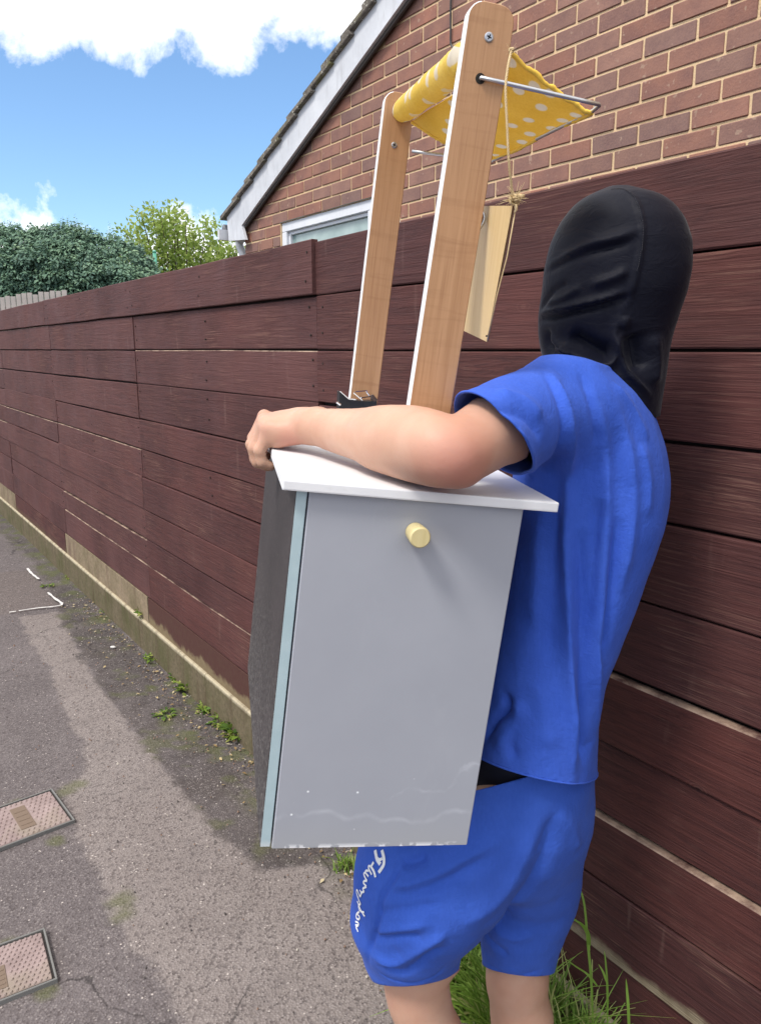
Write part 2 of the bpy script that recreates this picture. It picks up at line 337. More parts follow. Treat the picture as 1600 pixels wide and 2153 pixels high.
def build_ground():
    g = mesh('ground', [(-300, -60, -.03), (300, -60, -.03), (300, 500, -.03), (-300, 500, -.03)], [(0, 1, 2, 3)], M('far ground', (.10, .095, .075), .95).m); tag(g, kind='structure')
    # pavement sheet in fence coordinates: t along, d across
    def axis(segs):
        out = []
        for a, b, h in segs: out += list(np.arange(a, b-1e-6, h))
        return np.array(out+[segs[-1][1]])
    T = axis([(-6, .4, .5), (.4, 5.6, .018), (5.6, 9, .04), (9, 30, .5)]); Dd = axis([(-9, -.3, .5), (-.3, 1.21, .018)])
    tt, dd = np.meshgrid(T, Dd, indexing='ij')
    X = FD.x*tt+ND.x*dd; Y = FD.y*tt+ND.y*dd
    def wp(l): return [gr(*q) for q in l]
    jx = (fbm(X, Y, 9, 4, 3)-.5)*.11+(fbm(X, Y, 60, 2, 8)-.5)*.03; jx2 = (fbm(X, Y, 6, 4, 21)-.5)*.16+(fbm(X, Y, 70, 2, 5)-.5)*.04
    strip = [gr(*q) for q in [(38, 1300), (62, 1345), (100, 1400), (140, 1490), (172, 1570), (182, 1625), (140, 1655), (160, 1740), (190, 1800), (235, 1885), (300, 1990), (352, 2060), (420, 2175), (800, 2600), (1500, 2600), (1250, 2153), (900, 1830), (560, 1830), (520, 1800), (400, 1682), (305, 1565), (235, 1475), (200, 1430), (150, 1335), (122, 1285)]]
    S = 1.15*(1-smoothstep(-.010, .012, poly_sd(X, Y, strip)+jx*.75))
    # far side: the strip fades out beyond
    gut = [gr(*q) for q in [(122, 1285), (150, 1335), (200, 1430), (235, 1475), (305, 1565), (400, 1682), (470, 1760), (520, 1812), (552, 1832), (680, 1800), (640, 1600), (505, 1545), (322, 1392), (135, 1190), (0, 1060), (-60, 1010), (-80, 1060), (0, 1120), (70, 1180)]]
    G = 1-smoothstep(-.011, .011, poly_sd(X, Y, gut)+jx*.9)
    G2 = smoothstep(1.02, 1.14, dd+jx2*.8)*(tt < 2.4)      # dirt by the kerb in front
    n = fbm(X, Y, 14, 4, 11); G = np.maximum(G*smoothstep(.25, .5, fbm(X, Y, 5, 3, 31)+.35), G2*.8)
    brown = G*smoothstep(.45, .6, fbm(X, Y, 7, 4, 41))
    moss = smoothstep(.52, .64, n)*smoothstep(.98, 1.2, dd+jx2)*.9+.55*smoothstep(.62, .72, fbm(X, Y, 11, 4, 51))*G
    for (px, py, r) in [(248, 1895, .05), (262, 1925, .04), (140, 1662, .05), (170, 1650, .04), (95, 2090, .03), (20, 1985, .03), (30, 1690, .035), (120, 1770, .03), (350, 1520, .05), (60, 1685, .03)]:
        x, y = gr(px, py); moss = np.maximum(moss, .75*smoothstep(1.0, .3, np.hypot(X-x, Y-y)/r+(n-.5)*1.6))
    patch = 1-smoothstep(-.006, .006, poly_sd(X, Y, [gr(*q) for q in [(-260, 1215), (0, 1204), (60, 1198), (84, 1222), (98, 1245), (128, 1274), (30, 1290), (-260, 1330)]])+jx*.12)
    Z = (fbm(X, Y, 3, 3, 61)-.5)*.012-brown*.002+G*(fbm(X, Y, 30, 3, 71)-.5)*.012+(fbm(X, Y, 45, 2, 81)-.5)*.002
    Z[dd < -.2] = 0
    nt_, nd = tt.shape; vs = np.stack([X, Y, Z], -1).reshape(-1, 3)
    i = np.arange((nt_-1)*(nd-1)); r, c = i//(nd-1), i % (nd-1); a = r*nd+c
    fs = np.stack([a, a+1, a+nd+1, a+nd], -1)[:, ::-1]
    me = bpy.data.meshes.new('pavement'); me.from_pydata(vs.tolist(), [], fs.tolist())
    for nm, A in (('strip', S), ('gutter', G-brown*.45), ('moss', np.clip(moss, 0, 1)), ('patch', patch)):
        at = me.attributes.new(nm, 'FLOAT', 'POINT'); at.data.foreach_set('value', A.reshape(-1).astype(np.float32))
    o = link('pavement', me, TARMAC, smooth=True); tag(o, kind='structure')
    if me.polygons[10].normal.z < 0: me.flip_normals()
build_ground()
# painted corner marks on the dark patch
def flat_ribbon(pts, w0, z=.012):
    vs, fs = [], []; P = spline([Vector((*p, 0)) for p in pts], 5)
    for i, p in enumerate(P):
        t = (P[min(i+1, len(P)-1)]-P[max(i-1, 0)]).normalized(); s = Vector((-t.y, t.x, 0)); ww = w0*(.6+.7*random.random())
        vs += [p+s*ww+Vector((0, 0, z)), p-s*ww+Vector((0, 0, z))]
        if i: k = 2*i; fs.append((k-2, k-1, k+1, k))
    return vs, fs
WMARK = M('worn white line paint', (.62, .60, .58), .8).m
for l, wd, lab in [([(58, 1198), (66, 1208), (82, 1221)], .010, 'short white paint stroke at the upper corner of the dark tarmac patch'), ([(101, 1249), (116, 1262), (131, 1274), (112, 1279), (80, 1282), (40, 1288)], .008, 'white painted elbow mark at the near corner of the dark tarmac patch'), ([(34, 1289), (20, 1291)], .007, 'tiny white paint dash near the left edge of the tarmac patch')]:
    v, f = flat_ribbon([gr(*q) for q in l], wd); tag(mesh('paint_mark', v, f, WMARK), lab, 'paint mark', 'white paint marks on the tarmac')
# ---- utility covers
def mat_cover():
    m = M('cover plate', rough=.75, spec=.4); v = m.co('Object'); n = m.noise(v, 14, 5); c = m.mix(m.ramp(n, .3, .7), (.225, .165, .155), (.33, .25, .235))
    c = m.mix(m.ramp(m.noise(v, 6, 4), .52, .68, 0, .6), c, (.22, .19, .13)); m.setc(c); m.bump(m.noise(v, 200, 2), .3, .001); return m.m
COVER = mat_cover(); FRAME = M('cover frame', (.17, .165, .155), .8).m; BADGE = M('cover badge', (.17, .12, .085), .8).m; DIRT = M('dark dirt', (.03, .026, .024), .95).m
def cover(corners, nu, nv, badge, label):
    """corners: near-left, near-right, far-right, far-left of the frame on the ground"""
    c = [Vector((*gr(*q), 0)) for q in corners]
    mid = sum(c, Vector())/4; ex = ((c[1]-c[0])+(c[2]-c[3]))*.5; ey = ((c[3]-c[0])+(c[2]-c[1]))*.5
    wd, dp = ex.length, ey.length; ex.normalize(); ey = Vector((-ex.y, ex.x, 0))
    R = Matrix(((ex.x, ey.x, 0, mid.x), (ex.y, ey.y, 0, mid.y), (0, 0, 1, .0), (0, 0, 0, 1)))
    e = empty('utility_cover', mw=R); tag(e, label, 'utility cover', 'utility covers in the pavement')
    w2, d2 = wd/2, dp/2; fw = .0055
    bm = bmesh.new()
    for a, b in (((-w2, -d2, 0), (w2, -d2+fw, .016)), ((-w2, d2-fw, 0), (w2, d2, .016)), ((-w2, -d2+fw, 0), (-w2+fw, d2-fw, .016)), ((w2-fw, -d2+fw, 0), (w2, d2-fw, .016))): bxs(bm, a, b, .0015)
    frombm('frame', bm, FRAME, e)
    box('gap', (-w2+fw, -d2+fw, .002), (w2-fw, d2-fw, .0075), DIRT, e)
    g = fw+.006; box('plate', (-w2+g, -d2+g, .0078), (w2-g, d2-g, .0135), COVER, e, .002)
    bm = bmesh.new(); W_, D_ = 2*(w2-g), 2*(d2-g)
    bu0, bu1, bv0, bv1 = badge
    for i in range(nu):
        for j in range(nv):
            x = -w2+g+(i+.5+(.5 if j % 2 else 0))*W_/(nu+.5); y = -d2+g+(j+.5)*D_/nv
            u_, v_ = (x+w2-g)/W_, (y+d2-g)/D_
            if bu0-.02 < u_ < bu1+.02 and bv0-.03 < v_ < bv1+.03: continue
            a, b = W_/(nu+.5)*.43, D_/nv*.46; z0, z1 = .0136, .0168
            q = [bm.verts.new((x+sx*a, y+sy*b, z0)) for sx, sy in ((-1, 0), (-.4, -.9), (.4, -.9), (1, 0), (.4, .9), (-.4, .9))]
            t = [bm.verts.new((x+sx*a*.6, y+sy*b*.6, z1)) for sx, sy in ((-1, 0), (-.4, -.9), (.4, -.9), (1, 0), (.4, .9), (-.4, .9))]
            bm.faces.new(t)
            for k in range(6): bm.faces.new((q[k], q[(k+1) % 6], t[(k+1) % 6], t[k]))
    o = frombm('tread', bm, COVER, e); o['kind'] = 'stuff'
    b = box('badge', (-w2+g+bu0*W_, -d2+g+bv0*D_, .0136), (-w2+g+bu1*W_, -d2+g+bv1*D_, .0155), BADGE, e, .001)
    bm = bmesh.new()
    for k in range(4):
        yy = -d2+g+(bv0+(bv1-bv0)*(.15+.2*k))*D_; bxs(bm, (-w2+g+(bu0+.02)*W_, yy, .0156), (-w2+g+(bu1-.02)*W_, yy+.006, .0166))
    frombm('rib', bm, BADGE, b)
    return e
cover([(-70, 1822), (150, 1733), (119, 1665), (-95, 1735)], 17, 11, (.52, .68, .2, .85), 'small ribbed utility cover with brown badge, further of the two in the pavement')
cover([(-110, 2160), (133, 2066), (86, 1963), (-120, 2040)], 16, 13, (.42, .56, .15, .6), 'ribbed pinkish utility cover with brown badge, nearer of the two in the pavement')
# ================================================================== FENCE
RF = Matrix.Rotation(ANG, 4, 'Z')
def fmat(t, d, z): m = RF.copy(); m.translation = FP(t, d, z); return m
# in this frame: local x along the fence (away), local y = to the path side (-ND)
fence = empty('fence', FP(0, 1.24, 0)); tag(fence, 'long dark red brown stained fence of wide horizontal boards beside the path', 'fence')
fence.matrix_world = fmat(0, 1.24, 0)
def board(t0, t1, z0, z1, proud, mats, name='board', th=.022, warp=0.0, zt=(0, 0)):
    n = max(2, int((t1-t0)/.3)); bm = bmesh.new(); L_ = t1-t0; h = z1-z0
    ring = []
    for i in range(n+1):
        x = L_*i/n; w_ = warp*math.sin(i/n*math.pi); e0 = random.uniform(-.0018, .0018); e1 = random.uniform(-.0018, .0018)
        a0 = zt[0]*(1-i/n)+zt[1]*i/n
        pr = [(0, e0), (th-.002, e0), (th, e0+.003), (th, h+e1+a0-.003), (th-.002, h+e1+a0), (0, h+e1+a0)]
        ring.append([bm.verts.new((x, y+w_, z)) for y, z in pr])
    for i in range(n):
        for k in range(6):
            f_ = bm.faces.new((ring[i][k], ring[i+1][k], ring[i+1][(k+1) % 6], ring[i][(k+1) % 6]))
            if k in (3, 4): f_.material_index = 1
    bm.faces.new(ring[0][::-1]); bm.faces.new(ring[-1])
    bmesh.ops.recalc_face_normals(bm, faces=bm.faces)
    mw = Matrix.Translation((t0, proud, z0))
    return frombm(name, bm, mats, fence, False, mw)
rowsA = [1.918, 1.762, 1.601, 1.442, 1.29, 1.13, .967, .811, .647, .499, .330]
rowsB = [1.918, 1.760, 1.602, 1.442, 1.267, 1.118, .975, .808, .653, .513, .332]
joints = [-1.55, .27, 2.062, 3.80, 5.55, 7.45, 9.2, 11.0, 12.8]
raw_edges = {(1, 6): 1, (1, 8): 1, (1, 9): 1}
FFLAT = FENCE
for b in range(len(joints)-1):
    near = b <= 1; rows = rowsA if near else rowsB
    for k in range(10):
        z1 = rows[k]; z0 = rows[k+1]
        if not near and b > 2: z1 += random.uniform(-.008, .008)*(k > 1); z0 += 0
        proud = random.uniform(.000, .006)
        jt = random.uniform(-.03, .03) if b > 1 else 0
        if near: proud = {0: .004, 1: .002, 2: .003, 3: .000, 4: .003, 5: .001, 6: .012, 7: .004, 8: .016, 9: .018}[k]
        if k == 0 and b >= 2: continue
        pale = (near and k in (6, 8)) or (not near and random.random() < .25)
        gap = .004 if not (near and k in (3, 6)) else .008
        if not near and k == 6: proud = .008
        fm = FENCET if (near and k == 9) else (FENCE if k > 5 else FENCE_HAZE_LT) if near else FENCE_HAZE_LT if (b == 2 and k > 2) else FENCE_HAZE
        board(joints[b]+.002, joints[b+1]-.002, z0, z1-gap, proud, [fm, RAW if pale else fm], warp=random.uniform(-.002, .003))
# proud top rail boards running past the joints
for t0, t1 in ((2.062, 5.6), (5.604, 9.2), (9.204, 12.8)):
    board(t0, t1, 1.762, 1.920, .016, [FENCE_HAZE, FENCE_HAZE], zt=(0, 0))
# gravel boards along the foot
GR_T = [(-1.55, .27, FENCED), (.27, 2.06, FENCED), (2.062, 3.855, GRAVRED), (3.86, 5.62, GRAV), (5.625, 7.45, mat_fence('mossy board', 1.0)), (7.455, 9.2, GRAV), (9.205, 12.8, GRAV)]
for t0, t1, mm in GR_T:
    board(t0+.004, t1-.004, .14, .325, -.006, [mm, mm], 'gravel_board', .03)
# dark backing behind the boards
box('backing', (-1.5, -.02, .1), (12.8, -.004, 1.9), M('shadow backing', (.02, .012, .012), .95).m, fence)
for j in joints[1:]: box('post', (j-.04, -.10, 0), (j+.04, -.021, 1.86), FENCE, fence)
nm_ = M('rusty nail head', (.035, .022, .018), .7, metal=.4).m; prts = []
for b in range(1, 5):
    for k in range(10):
        for t in (joints[b]+.035, joints[b+1]-.035, (joints[b]+joints[b+1])/2):
            for fz in (.28, .74):
                rw_ = rowsA if b <= 1 else rowsB; z = rw_[k+1]+(rw_[k]-rw_[k+1])*fz+random.uniform(-.01, .01); y = .022+(.0185 if (b >= 2 and k == 0) else .004)
                tt_ = t+random.uniform(-.01, .01); prts.append(([Vector((tt_+.0036*math.cos(a), y+.0155*(k >= 6 and b <= 1), z+.0036*math.sin(a))) for a in np.linspace(0, 6.28, 7)[:-1]]+[Vector((tt_+.0036*math.cos(a), y-.02, z+.0036*math.sin(a))) for a in np.linspace(0, 6.28, 7)[:-1]], [(5, 4, 3, 2, 1, 0)]+[(i, (i+1) % 6, (i+1) % 6+6, i+6) for i in range(6)]))
nv, nf = merge(prts); nl = mesh('nails', nv, nf, nm_, fence); nl['kind'] = 'stuff'
kerb = empty('kerb'); kerb.matrix_world = fmat(0, 1.203, 0); tag(kerb, 'low tan concrete kerb running along the foot of the fence', 'kerb')
for i in range(16):
    t0 = -1.5+i*.915
    bm = bmesh.new(); bxs(bm, (t0+.0006, -.045, -.05), (t0+.9146, 0, .178+random.uniform(-.0006, .0006)), .005, 0, 1)
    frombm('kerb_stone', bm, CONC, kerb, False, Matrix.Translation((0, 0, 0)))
# ================================================================== HOUSE
DW = 2.65
house = empty('brick_house'); house.matrix_world = fmat(0, DW, 0); tag(house, 'red brick gable end of a house with white bargeboard behind the fence', 'house')
def hp(px, py, d=DW): return onp(px, py, d)
g0 = hp(508, 473, 2.595); g1 = hp(843, 6, 2.595); slope = (g1[1]-g0[1])/(g1[0]-g0[0])      # verge line (z per t)
def verge(t): return g0[1]+slope*(t-g0[0])
TC = hp(516, 500)[0]     # house corner
apex_t = -3.2; 
WT0, WT1, WZ1 = 3.58, hp(590, 480)[0], hp(590, 466)[1]+.0
WZ1 = (hp(590, 466)[1]+hp(775, 420)[1])/2; WZ0 = 1.35
ztop = verge(apex_t)
def wallpiece(A):
    bm = bmesh.new(); n = len(A); q = [bm.verts.new((t, y, z)) for y in (-.2, -.001) for t, z in A]
    bm.faces.new(q[:n][::-1]); bm.faces.new(q[n:])
    for i in range(n): bm.faces.new((q[i], q[(i+1) % n], q[n+(i+1) % n], q[n+i]))
    bmesh.ops.recalc_face_normals(bm, faces=bm.faces); frombm('wall', bm, MORTAR, house)
TL_ = apex_t*2-TC
wallpiece([(TL_, -.02), (TC, -.02), (TC, WZ0), (TL_, WZ0)])
wallpiece([(WT1, WZ0), (TC, WZ0), (TC, WZ1), (WT1, WZ1)])
wallpiece([(TL_, WZ0), (WT0, WZ0), (WT0, WZ1), (TL_, WZ1)])
wallpiece([(TL_, WZ1), (TC, WZ1), (TC, verge(TC)+.06), (apex_t, ztop+.06), (TL_, verge(TC)+.06)])
# bricks
cand = []
courses = int((4.2-1.70)/.075)
for c in range(courses):
    z = 1.705+c*.075
    off = 0 if c % 2 else .1125
    k = 0; t = TC-.0; first = True
    while t > -.4:
        ln = .215 if not (first and c % 2) else .1025
        t1 = t-ln
        zc = z+.0325
        if not (t1 < WT1+.005 and t > WT0-.005 and z+.065 > WZ0 and z < WZ1):
            if zc < verge((t+t1)/2)+.045: cand.append((t1, t, z))
        else:
            if t > WT1+.03: cand.append((WT1+.008, t, z))
            elif t1 < WT0-.03: cand.append((t1, WT0-.008, z))
        t = t1-.010; first = False
def vis(c):
    t0, t1, z = c; P_ = [proj(FP(t, DW-.01, zz)) for t in (t0, t1) for zz in (z, z+.065)]
    xs = [p[0] for p in P_]; ys = [p[1] for p in P_]
    if min(p[2] for p in P_) < .1 or min(xs) > 1640 or max(ys) < -30: return 0
    # fence top line
    tf = proj(FP(c[0]*1.24/DW, 1.24, 1.92)); r_ = 655-.2236*((min(xs)+max(xs))/2)
    if min(ys) > r_+8: return 0
    return (max(xs)-min(xs))*(max(ys)-min(ys))
cand = [(vis(c), c) for c in cand]; vis_c = sorted([c for c in cand if c[0] > 0], key=lambda x: -x[0]); rest = [c for c in cand if c[0] == 0 and c[1][2] < 3.9 and c[1][2] > 1.7]
bm_cache = {}
def brick_mesh(ln, var):
    key = (round(ln, 3), var)
    if key in bm_cache: return bm_cache[key]
    bm = bmesh.new(); bxs(bm, (0, -.004, 0), (ln, .0042, .065), .003, 0, 1); rs = random.Random(var)
    for v in bm.verts: v.co += Vector((rs.uniform(-.0014, .0014), rs.uniform(-.0012, .0012), rs.uniform(-.0014, .0014)))
    me = bpy.data.meshes.new('brick'); bm.to_mesh(me); bm.free(); me.materials.append(BRICK); bm_cache[key] = me; return me
for _, (t0, t1, z) in vis_c[:298]:
    o = bpy.data.objects.new('brick', brick_mesh(t1-t0, random.randrange(6))); COL.objects.link(o); o.parent = house
    o.location = (t0, random.uniform(-.0008, .001), z); o.rotation_euler = (0, random.uniform(-.004, .004), 0)
bm = bmesh.new()
for _, (t0, t1, z) in vis_c[298:]+rest: bxs(bm, (t0, -.004, z), (t1, .0042, z+.065), .003)
o = frombm('brickwork', bm, BRICK, house); o['kind'] = 'stuff'
# bargeboard, soffit, tiles (front plane d = 2.50)
DB = 2.59; yb = DW-DB
def prism(name, pts, y0, y1, mat, parent, mi_fn=None):
    bm = bmesh.new(); n = len(pts); a = [bm.verts.new((t, y0, z)) for t, z in pts]; b = [bm.verts.new((t, y1, z)) for t, z in pts]
    bm.faces.new(a); bm.faces.new(b[::-1])
    for i in range(n): bm.faces.new((a[i], b[i], b[(i+1) % n], a[(i+1) % n]))
    bmesh.ops.recalc_face_normals(bm, faces=bm.faces); return frombm(name, bm, mat, parent)
o0 = hp(477, 457, DB); o1 = hp(790, 0, DB); i0 = hp(508, 473, DB); i1 = hp(843, 6, DB)
so = (o1[1]-o0[1])/(o1[0]-o0[0]); si = (i1[1]-i0[1])/(i1[0]-i0[0]); te = apex_t
bl = hp(481, 506, DB); br = hp(516, 503, DB)
zt_o = o0[1]+so*(te-o0[0]); zt_i = i0[1]+si*(te-i0[0])
if zt_o-zt_i < .12: zt_o = zt_i+.2
prism('bargeboard', [o0, bl, br, i0, (te, zt_i), (te, zt_o)], yb-.02, yb, WPAINT, house)
prism('bargeboard', [(2*te-o0[0], o0[1]), (2*te-i0[0], i0[1]), (te, zt_i), (te, zt_o)], yb-.02, yb, WPAINT, house)
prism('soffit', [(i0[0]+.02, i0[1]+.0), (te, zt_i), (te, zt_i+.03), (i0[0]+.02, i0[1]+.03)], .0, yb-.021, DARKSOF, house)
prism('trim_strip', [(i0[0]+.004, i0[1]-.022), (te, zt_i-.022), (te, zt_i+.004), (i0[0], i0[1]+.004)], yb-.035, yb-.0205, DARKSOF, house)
# roof slabs and verge tiles
tl0 = hp(470, 444, DB); 
prism('roof', [(o0[0]+.05, o0[1]+.005), (te, zt_o+.005), (te, zt_o+.03), (o0[0]+.05, o0[1]+.03)], -3.5, yb-.03, TILE, house)
prism('roof', [(2*te-o0[0]-.05, o0[1]+.005), (te, zt_o+.005), (te, zt_o+.03), (2*te-o0[0]-.05, o0[1]+.03)], -3.5, yb-.03, TILE, house)
nt_ = 30; ang = math.atan(so); stp = .235
for i in range(nt_):
    ln = .33; t_s = o0[0]+.055-i*stp*math.cos(ang)
    if t_s < te: break
    bm = bmesh.new(); bxs(bm, (-ln, 0, 0), (0, .32, .028), .003)
    for v in bm.verts:
        v.co.z += random.uniform(-.004, .004); v.co.x += random.uniform(-.004, .004)
    zz = o0[1]+so*(t_s-o0[0])+.012
    mw = Matrix.Translation((t_s, yb-.29, zz)) @ Matrix.Rotation(-math.atan(so)+.07*0-.075, 4, 'Y')
    frombm('roof_tile', bm, TILE, house, False, mw)
# mortar bed under the tiles
prism('verge_mortar', [(o0[0], o0[1]), (te, zt_o), (te, zt_o+.026), (o0[0]+.02, o0[1]+.026)], yb-.06, yb-.002, mat_concrete('verge mortar', .3, (.12, .10, .09)), house)
# window
MUL = WT0+.30
fr = bmesh.new(); fy0, fy1 = -.09, -.01; fwid = .062
for a, b in (((WT0, fy0, WZ1-fwid), (WT1, fy1, WZ1)), ((WT0, fy0, WZ0), (WT1, fy1, WZ0+fwid)), ((WT0, fy0, WZ0+fwid), (WT0+fwid, fy1, WZ1-fwid)), ((WT1-fwid, fy0, WZ0+fwid), (WT1, fy1, WZ1-fwid)), ((MUL-.03, fy0, WZ0+fwid), (MUL+.03, fy1, WZ1-fwid))):
    bxs(fr, a, b, .004)
window = frombm('window', fr, UPVC, house)
inr = bmesh.new(); s_ = .022
for x0, x1 in ((WT0+fwid, MUL-.03), (MUL+.03, WT1-fwid)):
    zA, zB = WZ0+fwid, WZ1-fwid
    for a, b in (((x0, -.07, zB-s_), (x1, -.03, zB)), ((x0, -.07, zA), (x1, -.03, zA+s_)), ((x0, -.07, zA+s_), (x0+s_, -.03, zB-s_)), ((x1-s_, -.07, zA+s_), (x1, -.03, zB-s_))): bxs(inr, a, b, .002)
frombm('sash', inr, UPVC, window)
gl = M('frosted window glass', (.30, .40, .38), .12, .6); vv = gl.co('Object'); gl.setc(gl.mix(gl.ramp(gl.noise(vv, 2.5, 4, .5, .6), .35, .65), (.20, .29, .28), (.40, .50, .48)))
box('pane', (WT0+fwid, -.056, WZ0+fwid), (WT1-fwid, -.05, WZ1-fwid), gl.m, window)
box('reveal', (WT0-.004, -.0085, WZ1+.0005), (WT1+.004, .004, WZ1+.0055), M('lead strip', (.10, .105, .09), .8).m, window)
# eave box end, gutter and cable
gx, gz = hp(462, 470, 2.62)
prism('fascia', [(TC+.20, hp(481, 475, DB)[1]-.02), (TC+.20, hp(481, 506, DB)[1]+.01), (TC+.23, hp(481, 506, DB)[1]+.01), (TC+.23, hp(481, 475, DB)[1]-.02)], -3.5, .12, WPAINT, house)
vs, fs = tube([(TC+.27, .05, bl[1]+.10), (TC+.27, -3.5, bl[1]+.10)], .036, 10)
mesh('gutter', vs, fs, M('dark grey gutter', (.14, .14, .15), .5).m, house, True)
vs, fs = tube(spline([(TC+.30, -.1, bl[1]+.03), (TC+.30, -.1, bl[1]-.03), (TC+.05, -.12, bl[1]-.32), (TC+.04, -.12, bl[1]-.5), (TC+.04, -.12, .1)], 5), .032, 10)
mesh('downpipe', vs, fs, M('white downpipe', (.6, .6, .62), .4).m, house, True)
ct, cz = hp(952, 60)
cab = [(ct, .016, 4.2), (ct, .016, 3.3), (ct-.003, .016, cz), (ct-.012, .016, cz-.08), (ct-.08, .016, cz-.13)]
vs, fs = tube(spline(cab, 6), .0045, 6); mesh('cable', vs, fs, M('black cable', (.02, .02, .02), .5).m, house)
# ================================================================== VEGETATION BEHIND
def mat_leaf(name, cols, tr=.25, rough=.55):
    m = M(name, rough=rough, spec=.3); a = m.attr('tone'); n = m.N.new('ShaderNodeValToRGB'); m.L.new(a, n.inputs[0]); e = n.color_ramp.elements
    e[0].color = (*cols[0], 1); e[-1].color = (*cols[-1], 1)
    for i, c in enumerate(cols[1:-1]): q = e.new((i+1)/(len(cols)-1)); q.color = (*c, 1)
    m.setc(n.outputs[0])
    if tr:
        t = m.N.new('ShaderNodeBsdfTranslucent'); m.L.new(n.outputs[0], t.inputs[0]); mx = m.N.new('ShaderNodeMixShader'); mx.inputs[0].default_value = tr
        m.L.new(m.b.outputs[0], mx.inputs[1]); m.L.new(t.outputs[0], mx.inputs[2]); m.L.new(mx.outputs[0], m.N['Material Output'].inputs[0])
    return m.m
def leaves(name, pos, dirs, nrm, ln, wd, tone, mat, parent, bend=.15):
    """kite leaves: base, left, tip, right"""
    P = np.asarray(pos); d = np.asarray(dirs); nn = np.asarray(nrm); d = d/np.linalg.norm(d, axis=1, keepdims=True)
    s = np.cross(d, nn); s /= np.linalg.norm(s, axis=1, keepdims=True)+1e-9; up = np.cross(s, d)
    ln = np.asarray(ln)[:, None]; wd = np.asarray(wd)[:, None]
    v = np.stack([P, P+d*ln*.45+s*wd, P+d*ln-up*ln*bend, P+d*ln*.45-s*wd], 1).reshape(-1, 3)
    n = len(P); f = np.arange(n*4).reshape(n, 4)
    me = bpy.data.meshes.new(name); me.vertices.add(n*4); me.vertices.foreach_set('co', v.astype(np.float32).ravel())
    me.loops.add(n*4); me.loops.foreach_set('vertex_index', f.ravel().astype(np.int32)); me.polygons.add(n)
    me.polygons.foreach_set('loop_start', (np.arange(n)*4).astype(np.int32)); me.polygons.foreach_set('loop_total', np.full(n, 4, np.int32)); me.update(calc_edges=True)
    at = me.attributes.new('tone', 'FLOAT', 'POINT'); at.data.foreach_set('value', np.repeat(np.asarray(tone), 4).astype(np.float32))
    return link(name, me, mat, parent)
BARK = M('bark', (.10, .075, .05), .9).m
def build_hedge():
    Y0 = 11.0
    c0 = WY(60, 640, Y0); base = Vector((c0.x, Y0, 0))
    e = empty('conifer_hedge', base); tag(e, 'tall dark blue green conifer hedge beyond the far end of the fence', 'hedge')
    prof = [(-420, 450), (-120, 452), (0, 470), (35, 472), (85, 458), (125, 468), (165, 478), (215, 490), (255, 505), (290, 535), (312, 575), (330, 625)]
    pts = [WY(x, y, Y0) for x, y in prof]; xs = np.array([p.x for p in pts]); zs = np.array([p.z for p in pts])
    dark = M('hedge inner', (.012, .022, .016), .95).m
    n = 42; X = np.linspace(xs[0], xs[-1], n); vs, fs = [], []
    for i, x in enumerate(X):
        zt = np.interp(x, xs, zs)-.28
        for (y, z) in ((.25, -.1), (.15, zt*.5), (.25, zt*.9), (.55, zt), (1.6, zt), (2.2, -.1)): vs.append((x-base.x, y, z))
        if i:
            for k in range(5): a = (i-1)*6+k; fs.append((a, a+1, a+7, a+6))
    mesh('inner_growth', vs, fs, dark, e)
    rs = np.random.RandomState(3); K = 2500
    # drooping clumps of spray
    cx = rs.uniform(xs[0], xs[-1], K); zt = np.interp(cx, xs, zs); cz = zt*np.power(rs.uniform(0.02, 1, K), .7)-.03; cy = .12-.0*cx+rs.uniform(-.12, .1, K)+.5*np.clip((cz/zt-.85)/.15, 0, 1)
    P, Dv, Nn, T, L_ = [], [], [], [], []
    for i in range(K):
        r = rs.uniform(.09, .2); m_ = 60; az = rs.normal(0, .5); tone_c = rs.uniform(0, .35)
        th = rs.uniform(0, 2*np.pi, m_); rr = r*np.sqrt(rs.uniform(0, 1, m_))
        ox = rr*np.cos(th)*1.1; oz = rr*np.sin(th)*.65; oy = -.14+ (rr/r)**2*.14+rs.uniform(-.02, .02, m_)
        P.append(np.stack([cx[i]-base.x+ox, cy[i]+oy, cz[i]+oz], 1))
        d = np.stack([ox/r*1.0+rs.normal(0, .35, m_)+az*.3, -.5+rs.normal(0, .3, m_), -.35+oz/r*.7+rs.normal(0, .3, m_)], 1); Dv.append(d)
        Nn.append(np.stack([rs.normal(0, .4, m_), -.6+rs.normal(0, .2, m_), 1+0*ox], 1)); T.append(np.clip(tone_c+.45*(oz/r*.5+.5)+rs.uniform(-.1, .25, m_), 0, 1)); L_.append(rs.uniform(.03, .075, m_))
    # a few shoots over the top
    for i in range(130):
        x = rs.uniform(xs[0], xs[-1]); z = np.interp(x, xs, zs); m_ = 22; h = rs.uniform(.1, .34)*(1.2 if rs.rand() < .15 else .7); s = np.linspace(0, 1, m_)
        lean = rs.uniform(-.5, .5); P.append(np.stack([x-base.x+lean*s*h, .5+0*s, z-.12+s*h], 1)); sg = np.where(np.arange(m_) % 2, 1, -1)
        Dv.append(np.stack([sg*.9, rs.normal(0, .5, m_), .25+0*s], 1)); Nn.append(np.stack([0*s, -1+0*s, .6+0*s], 1)); T.append(rs.uniform(.2, .7, m_)); L_.append((1.15-s)*rs.uniform(.06, .14, m_))
    P = np.concatenate(P); L_ = np.concatenate(L_)
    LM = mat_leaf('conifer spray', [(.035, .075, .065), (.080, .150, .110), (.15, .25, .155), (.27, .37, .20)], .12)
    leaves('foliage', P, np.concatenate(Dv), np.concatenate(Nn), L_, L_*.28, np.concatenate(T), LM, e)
build_hedge()
